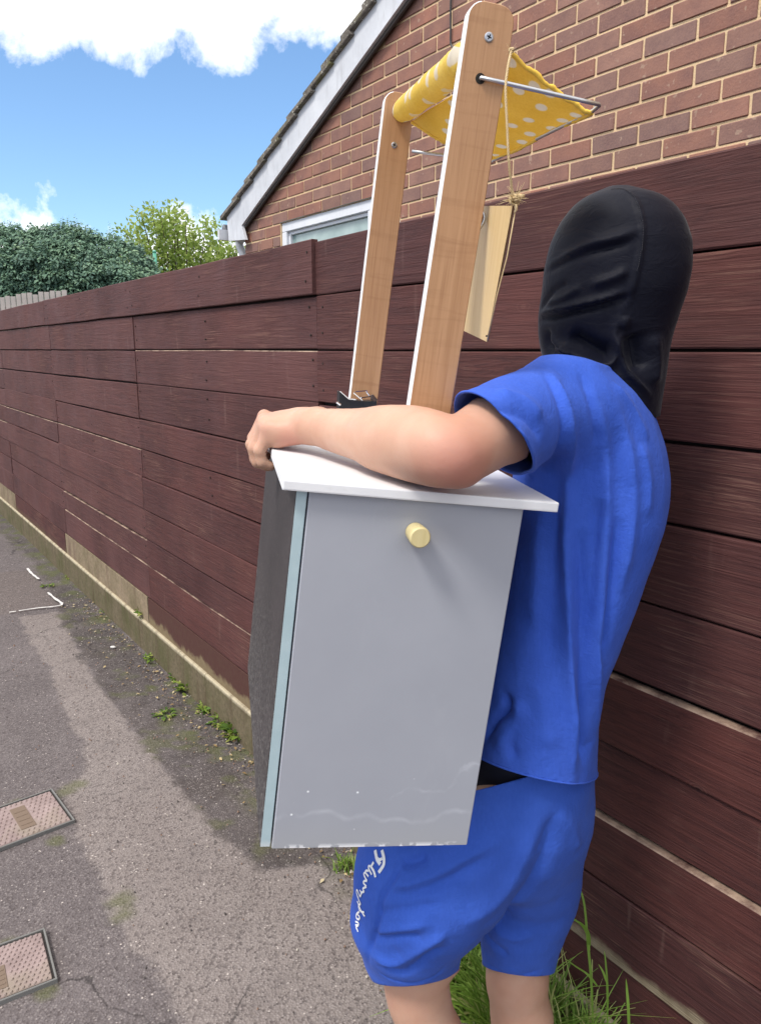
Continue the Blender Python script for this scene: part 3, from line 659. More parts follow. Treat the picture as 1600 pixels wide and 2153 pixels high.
def build_tree():
    Y0 = 14.0; base = WY(385, 600, Y0); base = Vector((base.x, Y0, 0))
    e = empty('broadleaf_tree', base); tag(e, 'light yellow green young tree with upright shoots between hedge and house', 'tree')
    rs = np.random.RandomState(11); limbs = []; P, Dv, Nn, T, L_ = [], [], [], [], []
    hub = Vector((0, 0, 1.5)); limbs.append(tube([(0, 0, 0), (.03, 0, .8), hub], [.10, .08, .07], 8))
    tips = [(245, 520), (262, 478), (285, 470), (300, 440), (318, 432), (335, 445), (350, 428), (372, 432), (390, 455), (410, 478), (432, 458), (445, 470), (470, 490), (488, 500), (500, 515), (355, 470), (330, 480), (400, 500), (285, 500), (270, 520), (440, 510), (375, 480), (310, 505), (345, 520), (380, 530), (420, 535), (460, 535), (300, 540), (255, 540), (235, 545), (330, 455), (362, 450), (455, 520), (480, 530)]
    for (x, y) in tips:
        q = WY(x+rs.uniform(-4, 4), y+6, Y0+rs.uniform(-.7, .7)); tip = q-base
        mid = hub.lerp(tip, .5)+Vector((tip.x*.12, rs.uniform(-.2, .2), -.1)); path = spline([hub, mid, tip], 8); limbs.append(tube(path, list(np.linspace(.028, .005, len(path))), 5))
        for s in np.linspace(.32, 1.0, 15):
            k = min(int(s*(len(path)-1)), len(path)-2); p = path[k].lerp(path[k+1], s*(len(path)-1)-k)
            m_ = 25; sp = .20*(1.12-s)+.05
            o = rs.normal(0, sp, (m_, 3))*np.array([1, 1, .8]); P.append(np.array(p)[None]+o); dd_ = o/sp*.5+rs.normal(0, .5, (m_, 3))+np.array([0, 0, .5]); Dv.append(dd_)
            Nn.append(rs.normal(0, .6, (m_, 3))+np.array([0, -.3, 1])); T.append(np.clip(.25+.35*s+rs.uniform(-.3, .35, m_), 0, 1)); L_.append(rs.uniform(.05, .10, m_))
    v, f = merge(limbs); mesh('trunk', v, f, BARK, e, True)
    L_ = np.concatenate(L_); LM = mat_leaf('fresh leaf', [(.11, .17, .035), (.21, .30, .065), (.32, .41, .10), (.44, .50, .15)], .45)
    leaves('crown', np.concatenate(P), np.concatenate(Dv), np.concatenate(Nn), L_, L_*.34, np.concatenate(T), LM, e)
build_tree()
def build_far():
    # low pale trellis beyond the fence end
    Y0 = 9.6; a = WY(-30, 612, Y0); b = WY(135, 612, Y0-.6)
    e = empty('picket_fence', (a.x, a.y, 0)); tag(e, 'low weathered pale picket fence showing over the far end of the board fence', 'picket fence')
    PK = mat_white('silvered picket wood', (.30, .27, .25), (.42, .37, .34), .4); n = 15; dv = b-a; zt0, zt1 = WY(0, 626, a.y).z, WY(130, 610, b.y).z
    for i in range(n):
        s = i/(n-1); p = Vector((a.x, a.y, 0)).lerp(Vector((b.x, b.y, 0)), s)-Vector((a.x, a.y, 0)); h = zt0+(zt1-zt0)*s+random.uniform(-.015, .015)
        bm = bmesh.new(); bxs(bm, (-.026, -.01, 0), (.026, .01, h)); frombm('picket', bm, PK, e, False, Matrix.Translation(p))
    ang2 = math.atan2(dv.y, dv.x); L2 = math.hypot(dv.x, dv.y)
    for zz in (1.2, min(zt0, zt1)-.16): box('rail', (0, .012, zz), (L2, .035, zz+.05), PK, e, 0, Matrix.Rotation(ang2, 4, 'Z'))
    p = WY(328, 585, 12.4); top = WY(328, 530, 12.4)
    g = M('pale green pole paint', (.10, .36, .25), .5).m; vs, fs = tube([(0, 0, 0), (0, 0, top.z)], .028, 10); vs2, fs2 = tube([(0, 0, top.z), (0, 0, top.z+.03)], [.035, .02], 10); vs, fs = merge([(vs, fs), (vs2, fs2)])
    o = mesh('garden_pole', vs, fs, g, None, True); o.location = (p.x, p.y, 0); tag(o, 'thin pale green pole in front of the yellow green tree', 'pole')
build_far()
# ================================================================== PLAY STALL (carried, rolled a few degrees)
TLc = Vector((-.088, .027, .95))
Vc = Vector((.123, .968, -.215)).normalized(); Uc = Vector((.973, -.077, .217)); Uc = (Uc-Vc*Uc.dot(Vc)).normalized(); Nc = Uc.cross(Vc); Nc = -Nc if Nc.z < 0 else Nc
def cdir(v): return C2W(*v)-Vector((0, 0, H))
SU, SV, SN = cdir(Uc), cdir(Vc), cdir(Nc); SO = C2W(*TLc)
# stall frame: x = u (to the right along the near side panel), y = n (away), z = v (up)
SM = Matrix(((SU.x, SN.x, SV.x, SO.x), (SU.y, SN.y, SV.y, SO.y), (SU.z, SN.z, SV.z, SO.z), (0, 0, 0, 1)))
SMI = SM.inverted()
def sl(p): return SMI @ Vector(p)
def ws(u, n, v): return SM @ Vector((u, n, v))
CAM = Vector((0, 0, H))
def s_on(px, py, axis, val):
    """pixel -> stall coordinates on the plane coordinate[axis] = val"""
    o = SMI @ CAM; d = (SMI.to_3x3() @ ray(px, py)); t = (val-o[axis])/d[axis]; return o+d*t
stall = empty('play_stall', mw=SM); tag(stall, 'grey and white wooden toy market stall with yellow dotted awning, carried under the arm', 'toy stall')
def mat_panel():
    m = M('grey painted panel', rough=.55, spec=.4); v = m.co('Object'); z = m.sep(v)[2]; n = m.noise(v, 5, 5, .6); f = m.noise(v, 90, 3)
    c = m.mix(m.ramp(n, .3, .7), (.335, .345, .385), (.362, .372, .412))
    wv = m.math('ADD', z, m.math('MULTIPLY', m.math('SUBTRACT', m.noise(m.co('Object', (1, 1, .5)), 9, 3, .5), .5), .12))
    band = m.ramp(m.math('ABSOLUTE', m.math('ADD', wv, .462)), .0, .006, 1, 0)
    c = m.mix(m.math('MULTIPLY', m.math('MULTIPLY', band, m.ramp(m.noise(v, 22, 4), .35, .65)), .34), c, (.62, .64, .68))
    xx = m.sep(v)[0]
    dg = m.math('ADD', m.math('ADD', z, m.math('MULTIPLY', xx, -.42)), m.math('MULTIPLY', m.math('SUBTRACT', m.noise(v, 14, 4), .5), .09))
    band2 = m.math('MULTIPLY', m.ramp(m.math('ABSOLUTE', m.math('ADD', dg, .505)), 0, .005, 1, 0), m.ramp(xx, .15, .2))
    c = m.mix(m.math('MULTIPLY', m.math('MULTIPLY', band2, m.ramp(m.noise(v, 26, 4), .35, .65)), .36), c, (.62, .64, .68))
    c = m.mix(m.ramp(m.math('ADD', z, m.math('MULTIPLY', m.math('SUBTRACT', m.noise(v, 12, 4), .5), .05)), -.50, -.455, .5, 0), c, (.37, .375, .385)); sm = m.noise(m.co('Object', (1, 1, .3)), 16, 5, .7, .6); c = m.mix(m.ramp(sm, .6, .8, 0, .16), c, (.5, .51, .54))
    sp = m.voro(v, 42); sel = m.sep(m.voro(v, 42, out=1))[0]
    c = m.mix(m.math('MULTIPLY', m.math('MULTIPLY', m.ramp(sp, .04, .09, 1, 0), m.ramp(sel, .6, .62)), m.ramp(z, -.42, -.36, 1, 0)), c, (.82, .83, .85))
    chip = m.math('MULTIPLY', m.ramp(z, -.5075, -.5, 1, 0), m.ramp(m.noise(v, 45, 3), .47, .52)); c = m.mix(chip, c, (.86, .86, .87))
    m.setc(c); m.rough(m.ramp(n, .3, .7, .45, .62)); m.bump(f, .05, .001); return m.m
PANEL = mat_panel()
def mat_blue_edge():
    m = M('pale blue edge paint', rough=.55); v = m.co('Object'); n = m.noise(v, 40, 4); z = m.sep(v)[2]
    c = m.mix(m.ramp(n, .3, .7), (.36, .47, .50), (.41, .52, .55)); c = m.mix(m.ramp(z, -.508, -.494, .9, 0), c, (.6, .62, .62)); m.setc(c); return m.m
BEDGE = mat_blue_edge()
def mat_dark_panel():
    m = M('dark front panel', rough=.6, spec=.35); v = m.co('Object'); n = m.noise(v, 6, 5); z = m.sep(v)[2]; sp = m.noise(v, 160, 4, .8)
    c = m.mix(m.ramp(n, .3, .7), (.026, .021, .022), (.042, .034, .035))
    d = m.math('MULTIPLY', m.ramp(sp, .5, .68), m.ramp(z, -.51, -.2, .8, .12)); c = m.mix(d, c, (.33, .31, .29)); m.setc(c); return m.m
DPANEL = mat_dark_panel()
def mat_top():
    m = M('white top paint', rough=.5, spec=.4); v = m.co('Object'); n = m.noise(v, 7, 5); f = m.noise(v, 60, 4)
    c = m.mix(m.ramp(n, .35, .65), (.70, .70, .715), (.79, .79, .80)); c = m.mix(m.ramp(f, .62, .75, 0, .25), c, (.55, .55, .54)); m.setc(c); m.bump(f, .04, .001); return m.m
TOPM = mat_top()
def mat_wood(c0, c1, c2, nm, fig=True):
    m = M(nm, rough=.42, spec=.45); v = m.shift(m.co('Object'))
    a = m.N.new('ShaderNodeMapping'); m.L.new(v, a.inputs[0]); a.inputs['Scale'].default_value = (34, 20, 1.3)
    g = m.noise(a.outputs[0], 3, 6, .6, .5)
    b = m.N.new('ShaderNodeMapping'); m.L.new(v, b.inputs[0]); b.inputs['Scale'].default_value = (150, 60, 3)
    fg = m.noise(b.outputs[0], 3, 4, .6)
    c = m.mix(m.ramp(g, .3, .7), c0, c1); c = m.mix(m.ramp(fg, .5, .75, 0, .55), c, c2)
    if fig:
        q = m.N.new('ShaderNodeMapping'); m.L.new(v, q.inputs[0]); q.inputs['Scale'].default_value = (3, 3, 26); h = m.noise(q.outputs[0], 3, 3, .5, .8)
        c = m.mix(m.math('MULTIPLY', m.ramp(h, .55, .75), .35), c, c2)
    m.setc(c); m.bump(fg, .12, .001); return m.m
OAK = mat_wood((.48, .268, .135), (.39, .205, .095), (.265, .118, .048), 'reddish beech post')
PALEW = mat_wood((.66, .50, .27), (.61, .44, .22), (.52, .35, .16), 'pale plywood', False)
PLYEDGE = M('dark plywood edge', (.16, .09, .045), .8).m
KNOBM = mat_wood((.66, .56, .30), (.60, .50, .25), (.55, .44, .2), 'pale knob wood', False)
STEEL = M('galvanised wire', (.55, .56, .58), .32, metal=.85).m; SCREWM = M('screw steel', (.42, .42, .44), .35, metal=.9).m; HOLE = M('dark hole', (.015, .012, .01), .95).m
CW, CHT, CL = .284, .508, .576
box('side_panel', (0, -.002, -CHT), (CW, .014, -.0005), [PANEL], stall, .0012)
lp = bmesh.new(); bxs(lp, (-.0165, 0, -CHT+.002), (-.0022, CL, -.0005), .0008)
lp.faces.ensure_lookup_table()
for f in lp.faces:
    f.material_index = 1 if f.normal.x < -.5 or f.calc_center_median().y > CL-.001 else 0
# gently bowed front panel: the foot flares a little
frombm('front_panel', lp, [BEDGE, DPANEL], stall)
box('far_side_panel', (0, CL-.016, -CHT), (CW, CL, -.0005), PANEL, stall, .001)
box('base_panel', (0, .0145, -CHT+.004), (CW-.004, CL-.0165, -CHT+.018), PANEL, stall)
box('shelf', (0, .0145, -.26), (CW-.02, CL-.0165, -.246), TOPM, stall)
box('top_board', (-.035, -.014, 0), (CW+.043, CL+.034, .0135), TOPM, stall, .0022, seg=2)
# knob
kx = s_on(872, 1118, 1, -.002)
vs, fs = tube([(kx.x, -.002, kx.z), (kx.x, -.005, kx.z), (kx.x, -.026, kx.z), (kx.x, -.031, kx.z), (kx.x, -.033, kx.z)], [.0125, .0128, .0138, .0136, .0118], 24)
mesh('knob', vs, fs, KNOBM, stall, False)
for p in bpy.data.objects['knob'].data.polygons: p.use_smooth = len(p.vertices) == 4
# posts
def post(u0, n0, width, th, h, name='post', du=0, dn=0):
    r = .019; prof = [(0, 0), (width, 0)]
    for k in range(7): a = k/6*math.pi/2; prof.append((width-r+r*math.cos(a), h-r+r*math.sin(a)))
    for k in range(7): a = math.pi/2+k/6*math.pi/2; prof.append((r+r*math.cos(a), h-r+r*math.sin(a)))
    bm = bmesh.new(); n = len(prof)
    a = [bm.verts.new((x, 0, z)) for x, z in prof]; b = [bm.verts.new((x, th, z)) for x, z in prof]
    fa = bm.faces.new(a); fb = bm.faces.new(b[::-1])
    for i in range(n): bm.faces.new((a[i], b[i], b[(i+1) % n], a[(i+1) % n]))
    bmesh.ops.recalc_face_normals(bm, faces=bm.faces); bmesh.ops.bevel(bm, geom=[e for e in fa.edges]+[e for e in fb.edges], offset=.0012, segments=1, affect='EDGES')
    for f in bm.faces: f.material_index = 1 if f.normal.x < -.3 or (f.normal.z > .3 and f.calc_center_median().x < width*.25) else 0
    sh = Matrix.Identity(4); sh[0][2] = du/h; sh[1][2] = dn/h     # leans slightly
    for v in bm.verts: v.co = sh @ v.co
    return frombm(name, bm, [OAK, TOPM], stall, False, Matrix.Translation((u0, n0, .0138)))
NPN = .062
p_top = s_on(985, 25, 1, NPN); pr_top = s_on(1083, 35, 1, NPN)
pl_b = s_on(862, 840, 1, NPN); pr_b = s_on(940, 858, 1, NPN)
top_v = s_on(1030, 2, 1, NPN).z
ub = pl_b.x+(pl_b.x-p_top.x)*(pl_b.z-.0138)/(p_top.z-pl_b.z); wpost = pr_top.x-p_top.x
near_post = post(ub, NPN, wpost, .017, top_v-.0138, du=(p_top.x-ub)/(p_top.z)*(top_v))
NF = .50
fl_t = s_on(806, 230, 1, NF); fl_b = s_on(738, 815, 1, NF); fr_b = s_on(796, 815, 1, NF); ft_v = s_on(838, 192, 1, NF).z
ubf = fl_b.x+(fl_b.x-fl_t.x)*(fl_b.z-.0138)/(fl_t.z-fl_b.z); fw_ = (fr_b.x-fl_b.x+s_on(868, 260, 1, NF).x-s_on(803, 260, 1, NF).x)/2
far_post = post(ubf, NF, fw_, .017, ft_v-.0138, du=(fl_t.x-ubf)/fl_t.z*ft_v)
print('STALL', 'post w', wpost, fw_, 'ub', ub, ubf, 'topv', top_v, ft_v)
def screw(c, par, r=.0058):
    bm = bmesh.new(); vs, fs = tube([(0, .001, 0), (0, -.0006, 0), (0, -.0012, 0)], [r, r, r*.75], 18)
    o = mesh('screw', vs, fs, SCREWM, par); o.location = c
    for a in (0, 1):
        cr = bmesh.new(); bxs(cr, (-r*.5, -.0016, -r*.12), (r*.5, -.0011, r*.12)); k = frombm('cross_slot', cr, HOLE, o); k.rotation_euler = (0, math.radians(20+90*a), 0)
    vs, fs = tube([(0, .0005, 0), (0, -.0003, 0)], r*1.35, 18); 
    return o
def loc(par, p): return Vector(p)-par.location
q = s_on(1028, 77, 1, NPN-.0002); screw(loc(near_post, q), near_post)
q = s_on(829, 304, 1, NF-.0002); screw(loc(far_post, q), far_post, .0052)
# roller with gathered yellow cloth
def mat_cloth(uvscale=1.0, ribs=False):
    m = M('yellow dotted cloth', rough=.75, spec=.2); uv = m._tc.outputs['UV']
    mp = m.N.new('ShaderNodeMapping'); m.L.new(uv, mp.inputs[0]); mp.inputs['Scale'].default_value = (uvscale,)*3
    vo = m.voro(mp.outputs[0], 1, rnd=.55, dims='2D')
    dots = m.ramp(vo, .185, .225, .9, 0); n = m.noise(m.co('Object'), 300, 2); n2 = m.noise(m.co('Object'), 12, 4)
    c = m.mix(m.ramp(n2, .3, .7), (.84, .63, .12), (.92, .73, .21)); c = m.mix(m.ramp(n, .3, .7, 0, .2), c, (.55, .34, .03)); c = m.mix(dots, c, (.80, .78, .74))
    m.setc(c); m.bump(n, .15, .001)
    t = m.N.new('ShaderNodeBsdfTranslucent'); m.L.new(c, t.inputs[0]); mx = m.N.new('ShaderNodeMixShader'); mx.inputs[0].default_value = .42
    m.L.new(m.b.outputs[0], mx.inputs[1]); m.L.new(t.outputs[0], mx.inputs[2]); m.L.new(mx.outputs[0], m.N['Material Output'].inputs[0]); return m.m
YCL = mat_cloth(.72)
ra = s_on(975, 128, 1, .018); rb = s_on(848, 232, 1, NF-.001)
ra = s_on(965, 138, 1, NPN+.05); dr = (rb-ra); ra = ra-dr*((ra.y-NPN-.0178)/dr.y)
def roller():
    n, k = 150, 20; vs, fs, uv = [], [], []; ax = (rb-ra); L_ = ax.length; ax.normalize(); u = Vector((1, 0, 0)); u = (u-ax*u.dot(ax)).normalized(); s = ax.cross(u)
    ph = [random.uniform(0, 6.28) for _ in range(9)]
    for i in range(n+1):
        t = i/n; p = ra.lerp(rb, t)
        for j in range(k):
            a = 2*math.pi*j/k; 
            cre = .0011*math.sin(t*150+1.3*math.sin(a+ph[0])+2*math.sin(t*21))*(.5+.5*math.sin(t*17+ph[1]+a))+.0007*math.sin(t*260+a*2+ph[2])
            r = .0195+cre+.0012*math.sin(a*2+t*9)*math.sin(t*7+1)
            if t > .985: r *= .93
            vs.append(p+(u*math.cos(a)+s*math.sin(a))*r); uv.append((t*L_/.042, a*.0195/.042*1.0))
        if i:
            for j in range(k): a0 = (i-1)*k+j; a1 = (i-1)*k+(j+1) % k; fs.append((a0, a1, a1+k, a0+k))
    fs.append(tuple(reversed(range(k)))); fs.append(tuple(range(n*k, n*k+k)))
    o = mesh('roller', vs, fs, YCL, stall, True); l = o.data.uv_layers.new(name='UVMap')
    for lp_ in o.data.loops: l.data[lp_.index].uv = uv[lp_.vertex_index]
roller()
# wire frame and awning sheet
wa = s_on(1012, 162, 1, NPN-.004); wtip = s_on(1262, 219, 1, NPN-.004)
wtip2 = s_on(1247, 232, 1, NPN+.03)
NW = .40
fa_ = s_on(1034, 338, 1, NW); fs_ = s_on(866, 317, 1, NW+.03)
hem0 = s_on(1244, 236, 1, NPN+.035)
bar = [tuple(wtip), tuple(wtip2), tuple(fa_)]
wire_path = [(wa.x, NPN+.012, wa.z), (wa.x, NPN-.004, wa.z)]+[tuple(wa.lerp(wtip, k/6)) for k in range(1, 6)]+[tuple(wtip.lerp(wa, .012)), tuple(wtip.lerp(wtip2, .12))]+[tuple(wtip2)]+[tuple(wtip2.lerp(fa_, k/6)) for k in range(1, 6)]+[tuple(fa_)]+[tuple(fa_.lerp(fs_, k/5)) for k in range(1, 6)]
vs, fs = tube(wire_path, .0026, 10); mesh('wire_frame', vs, fs, STEEL, stall, True)
vs, fs = tube([(wa.x, NPN+.0005, wa.z), (wa.x, NPN-.0006, wa.z)], .0062, 16); mesh('wire_hole', vs, fs, HOLE, stall)
def awning():
    # corners in stall coordinates: roller near, roller far, outer far, outer near
    A_ = s_on(1073, 112, 1, NPN+.022); B_ = s_on(866, 256, 1, NF-.03); C_ = s_on(1033, 337, 1, NW); D_ = hem0
    n = 44; vs, fs, uv = [], [], []
    for i in range(n+1):
        for j in range(n+1):
            s, t = i/n, j/n       # s roller->outer, t near->far
            p = A_.lerp(B_, t).lerp(D_.lerp(C_, t), s)
            p = p+Vector((0, 0, -1))*(.010*math.sin(s*math.pi)*(.5+.5*math.sin(t*math.pi)))+Vector((0, 0, 1))*.0016*math.sin(s*5+t*9)
            p += Vector((0, 0, 1))*.0012*math.sin(s*26+4*t)*(t < .06)
            vs.append(p); uv.append((s*.20/.042+.3, t*.46/.046))
    for i in range(n):
        for j in range(n): a = i*(n+1)+j; fs.append((a, a+1, a+n+2, a+n+1))
    o = mesh('awning', vs, fs, YCL, stall, True); l = o.data.uv_layers.new(name='UVMap')
    for lp_ in o.data.loops: l.data[lp_.index].uv = uv[lp_.vertex_index]
    sd = o.modifiers.new('thick', 'SOLIDIFY'); sd.thickness = .0012
    # folded hems
    for nm, path in (('hem', [vs[i*(n+1)] for i in range(n+1)]), ('hem', [vs[n*(n+1)+j] for j in range(n+1)]), ('hem', [vs[i*(n+1)+n] for i in range(n+1)])):
        v2, f2 = tube([Vector(p)+Vector((0, 0, random.uniform(-.0005, .0005))) for p in path], [.0030+random.uniform(-.0006, .0006) for _ in path], 8)
        h = mesh(nm, v2, f2, YHEM, o, True)
YHEM = M('yellow hem', (.86, .55, .07), .7).m
awning()
# black and chrome toggle clip by the far post
clip_m = M('black plastic clip', (.012, .014, .016), .35).m; CHR = M('chrome clip wire', (.75, .77, .8), .18, metal=1).m
c0 = s_on(722, 836, 1, .42); 
def cpt(px, py, n=.42): return s_on(px, py, 1, n)
def slab(name, pts, th, mat, par):
    bm = bmesh.new(); a = [bm.verts.new(p) for p in pts]; b = [bm.verts.new(Vector(p)+Vector((0, th, 0))) for p in pts]; n = len(pts)
    bm.faces.new(a); bm.faces.new(b[::-1])
    for i in range(n): bm.faces.new((a[i], b[i], b[(i+1) % n], a[(i+1) % n]))
    bmesh.ops.recalc_face_normals(bm, faces=bm.faces); bmesh.ops.bevel(bm, geom=list(bm.edges), offset=.0008, segments=1, affect='EDGES'); return frombm(name, bm, mat, par)
cl = slab('toggle_clip', [cpt(714, 823), cpt(733, 840), cpt(765, 843), cpt(793, 843), Vector((cpt(793, 862).x, .42, .0136)), Vector((cpt(716, 870).x, .42, .0136))], .03, clip_m, stall)
vs, fs = merge([tube([cpt(715, 822, .418), cpt(733, 838, .418), cpt(748, 840, .418)], .0012, 6), tube([cpt(708, 845, .415), cpt(716, 851, .415)], .002, 6)]); k = mesh('clip_lever', vs, fs, CHR, cl); k['kind'] = 'stuff'
vs, fs = tube([cpt(762, 841, .416), cpt(744, 826, .416), cpt(748, 823, .43), cpt(770, 821, .45), cpt(772, 826, .45), cpt(778, 833, .43), cpt(759, 836, .416)], .0013, 6); mesh('clip_loop', vs, fs, CHR, cl)
slab('clip_hook', [cpt(781, 830), cpt(785, 829), cpt(795, 841), cpt(788, 846), cpt(780, 840)], .008, M('tarnished clip', (.10, .07, .06), .4, metal=.6).m, cl)
# hook on the near post
hk = bmesh.new(); h0 = s_on(1015, 447, 1, NPN+.012); h1 = s_on(1011, 478, 1, NPN+.012)
vs, fs = tube(spline([h0+Vector((-.004, 0, .002)), h0+Vector((.001, -.001, -.002)), h0.lerp(h1, .5)+Vector((.002, -.001, 0)), h1+Vector((-.002, 0, 0)), h1+Vector((-.006, 0, -.003))], 5), .0028, 8); mesh('hook', vs, fs, STEEL, stall, True)
# hanging sign with twine
TW = mat_wood((.62, .47, .26), (.52, .37, .18), (.4, .27, .12), 'jute twine', False)
sg = [W(1016, 432, .99), W(1083, 432, .925), W(1022, 718, 1.005), W(973, 692, 1.075)]
cen = sum(sg, Vector())/4; xax = ((sg[1]-sg[0])+(sg[2]-sg[3])).normalized(); zax = ((sg[0]-sg[3])+(sg[1]-sg[2])); zax = (zax-xax*zax.dot(xax)).normalized(); yax = zax.cross(xax)
SGM = Matrix(((xax.x, yax.x, zax.x, cen.x), (xax.y, yax.y, zax.y, cen.y), (xax.z, yax.z, zax.z, cen.z), (0, 0, 0, 1)))
sign = empty('hanging_sign', mw=SGM); tag(sign, 'blank pale plywood sign hanging on twine beside the nearer wooden post', 'sign')
lc = [SGM.inverted() @ p for p in sg]
bm = bmesh.new(); a = [bm.verts.new((p.x, -.0013, p.z)) for p in lc]; b = [bm.verts.new((p.x, .0013, p.z)) for p in lc]
fa = bm.faces.new(a[::-1]); bm.faces.new(b)
for i in range(4): f = bm.faces.new((a[i], a[(i+1) % 4], b[(i+1) % 4], b[i])); f.material_index = 1
bmesh.ops.recalc_face_normals(bm, faces=bm.faces); frombm('board', bm, [PALEW, PLYEDGE], sign)
def tw_rope(path, r, name, parent, twist=420, inv=None):
    P = spline(path, 14); 
    if inv: P = [inv @ p for p in P]
    parts = []
    for ph in (0, 2.09, 4.19):
        q = []; L_ = 0
        for i, p in enumerate(P):
            if i: L_ += (P[i]-P[i-1]).length
            t = (P[min(i+1, len(P)-1)]-P[max(i-1, 0)]).normalized(); u = t.orthogonal().normalized(); s = t.cross(u); a = L_*twist+ph
            q.append(p+(u*math.cos(a)+s*math.sin(a))*r*.55)
        parts.append(tube(q, r*.62, 5))
    v, f = merge(parts); return mesh(name, v, f, TW, parent, True)
inv = SGM.inverted()
tw_rope([W(1075, 106, .885), W(1068, 140, .88), W(1063, 185, .878), W(1066, 260, .885), W(1070, 340, .895), W(1078, 410, .915), W(1083, 425, .92)], .0016, 'twine', sign, 600, inv)
def knot(c, r, name, nfr, inv):
    parts = []
    for k in range(4):
        a0 = k*1.3; ring = [c+Vector((math.cos(a)*r, math.cos(a+a0)*r*.5, math.sin(a)*r*.55+(k-1.5)*r*.3)) for a in np.linspace(0, 6.28, 14)]; parts.append(tube([inv @ p for p in ring], r*.32, 5))
    for k in range(nfr):
        d = Vector((random.uniform(-1, 1), random.uniform(-1, .4), random.uniform(-.35, .9))).normalized(); L_ = random.uniform(.8, 2.1)*r*2
        e = c+d*L_; mdp = c+d*L_*.5+Vector((0, 0, random.uniform(-.2, .4)*r)); parts.append(tube([inv @ p for p in (c, mdp, e)], [r*.09, r*.06, r*.03], 4))
    v, f = merge(parts); return mesh(name, v, f, TW, sign, True)
k1 = knot(W(1082, 420, .918), .0055, 'knot', 46, inv)
tail = tube([inv @ p for p in (W(1082, 420, .918), W(1092, 411, .915), W(1100, 414, .912))], [.0032, .003, .0036], 6); mesh('twine_tail', *tail, TW, sign, True)
k2 = knot(W(1075, 104, .885), .0026, 'knot', 8, inv)
mesh('twine_tail', *tube([inv @ p for p in (W(1084, 428, .919), W(1085, 440, .922), W(1082, 446, .921))], [.0026, .002, .0012], 6), TW, sign, True)
mesh('side_twine', *tube([inv @ p for p in (W(1085, 433, .922), W(1066, 540, .945), W(1045, 620, .965), W(1024, 716, 1.0))], .0009, 5), TW, sign, True)
vs, fs = tube([inv @ p for p in (W(1023, 706, .9985), W(1023, 706, .996))], .0013, 10); mesh('drill_hole', vs, fs, HOLE, sign)
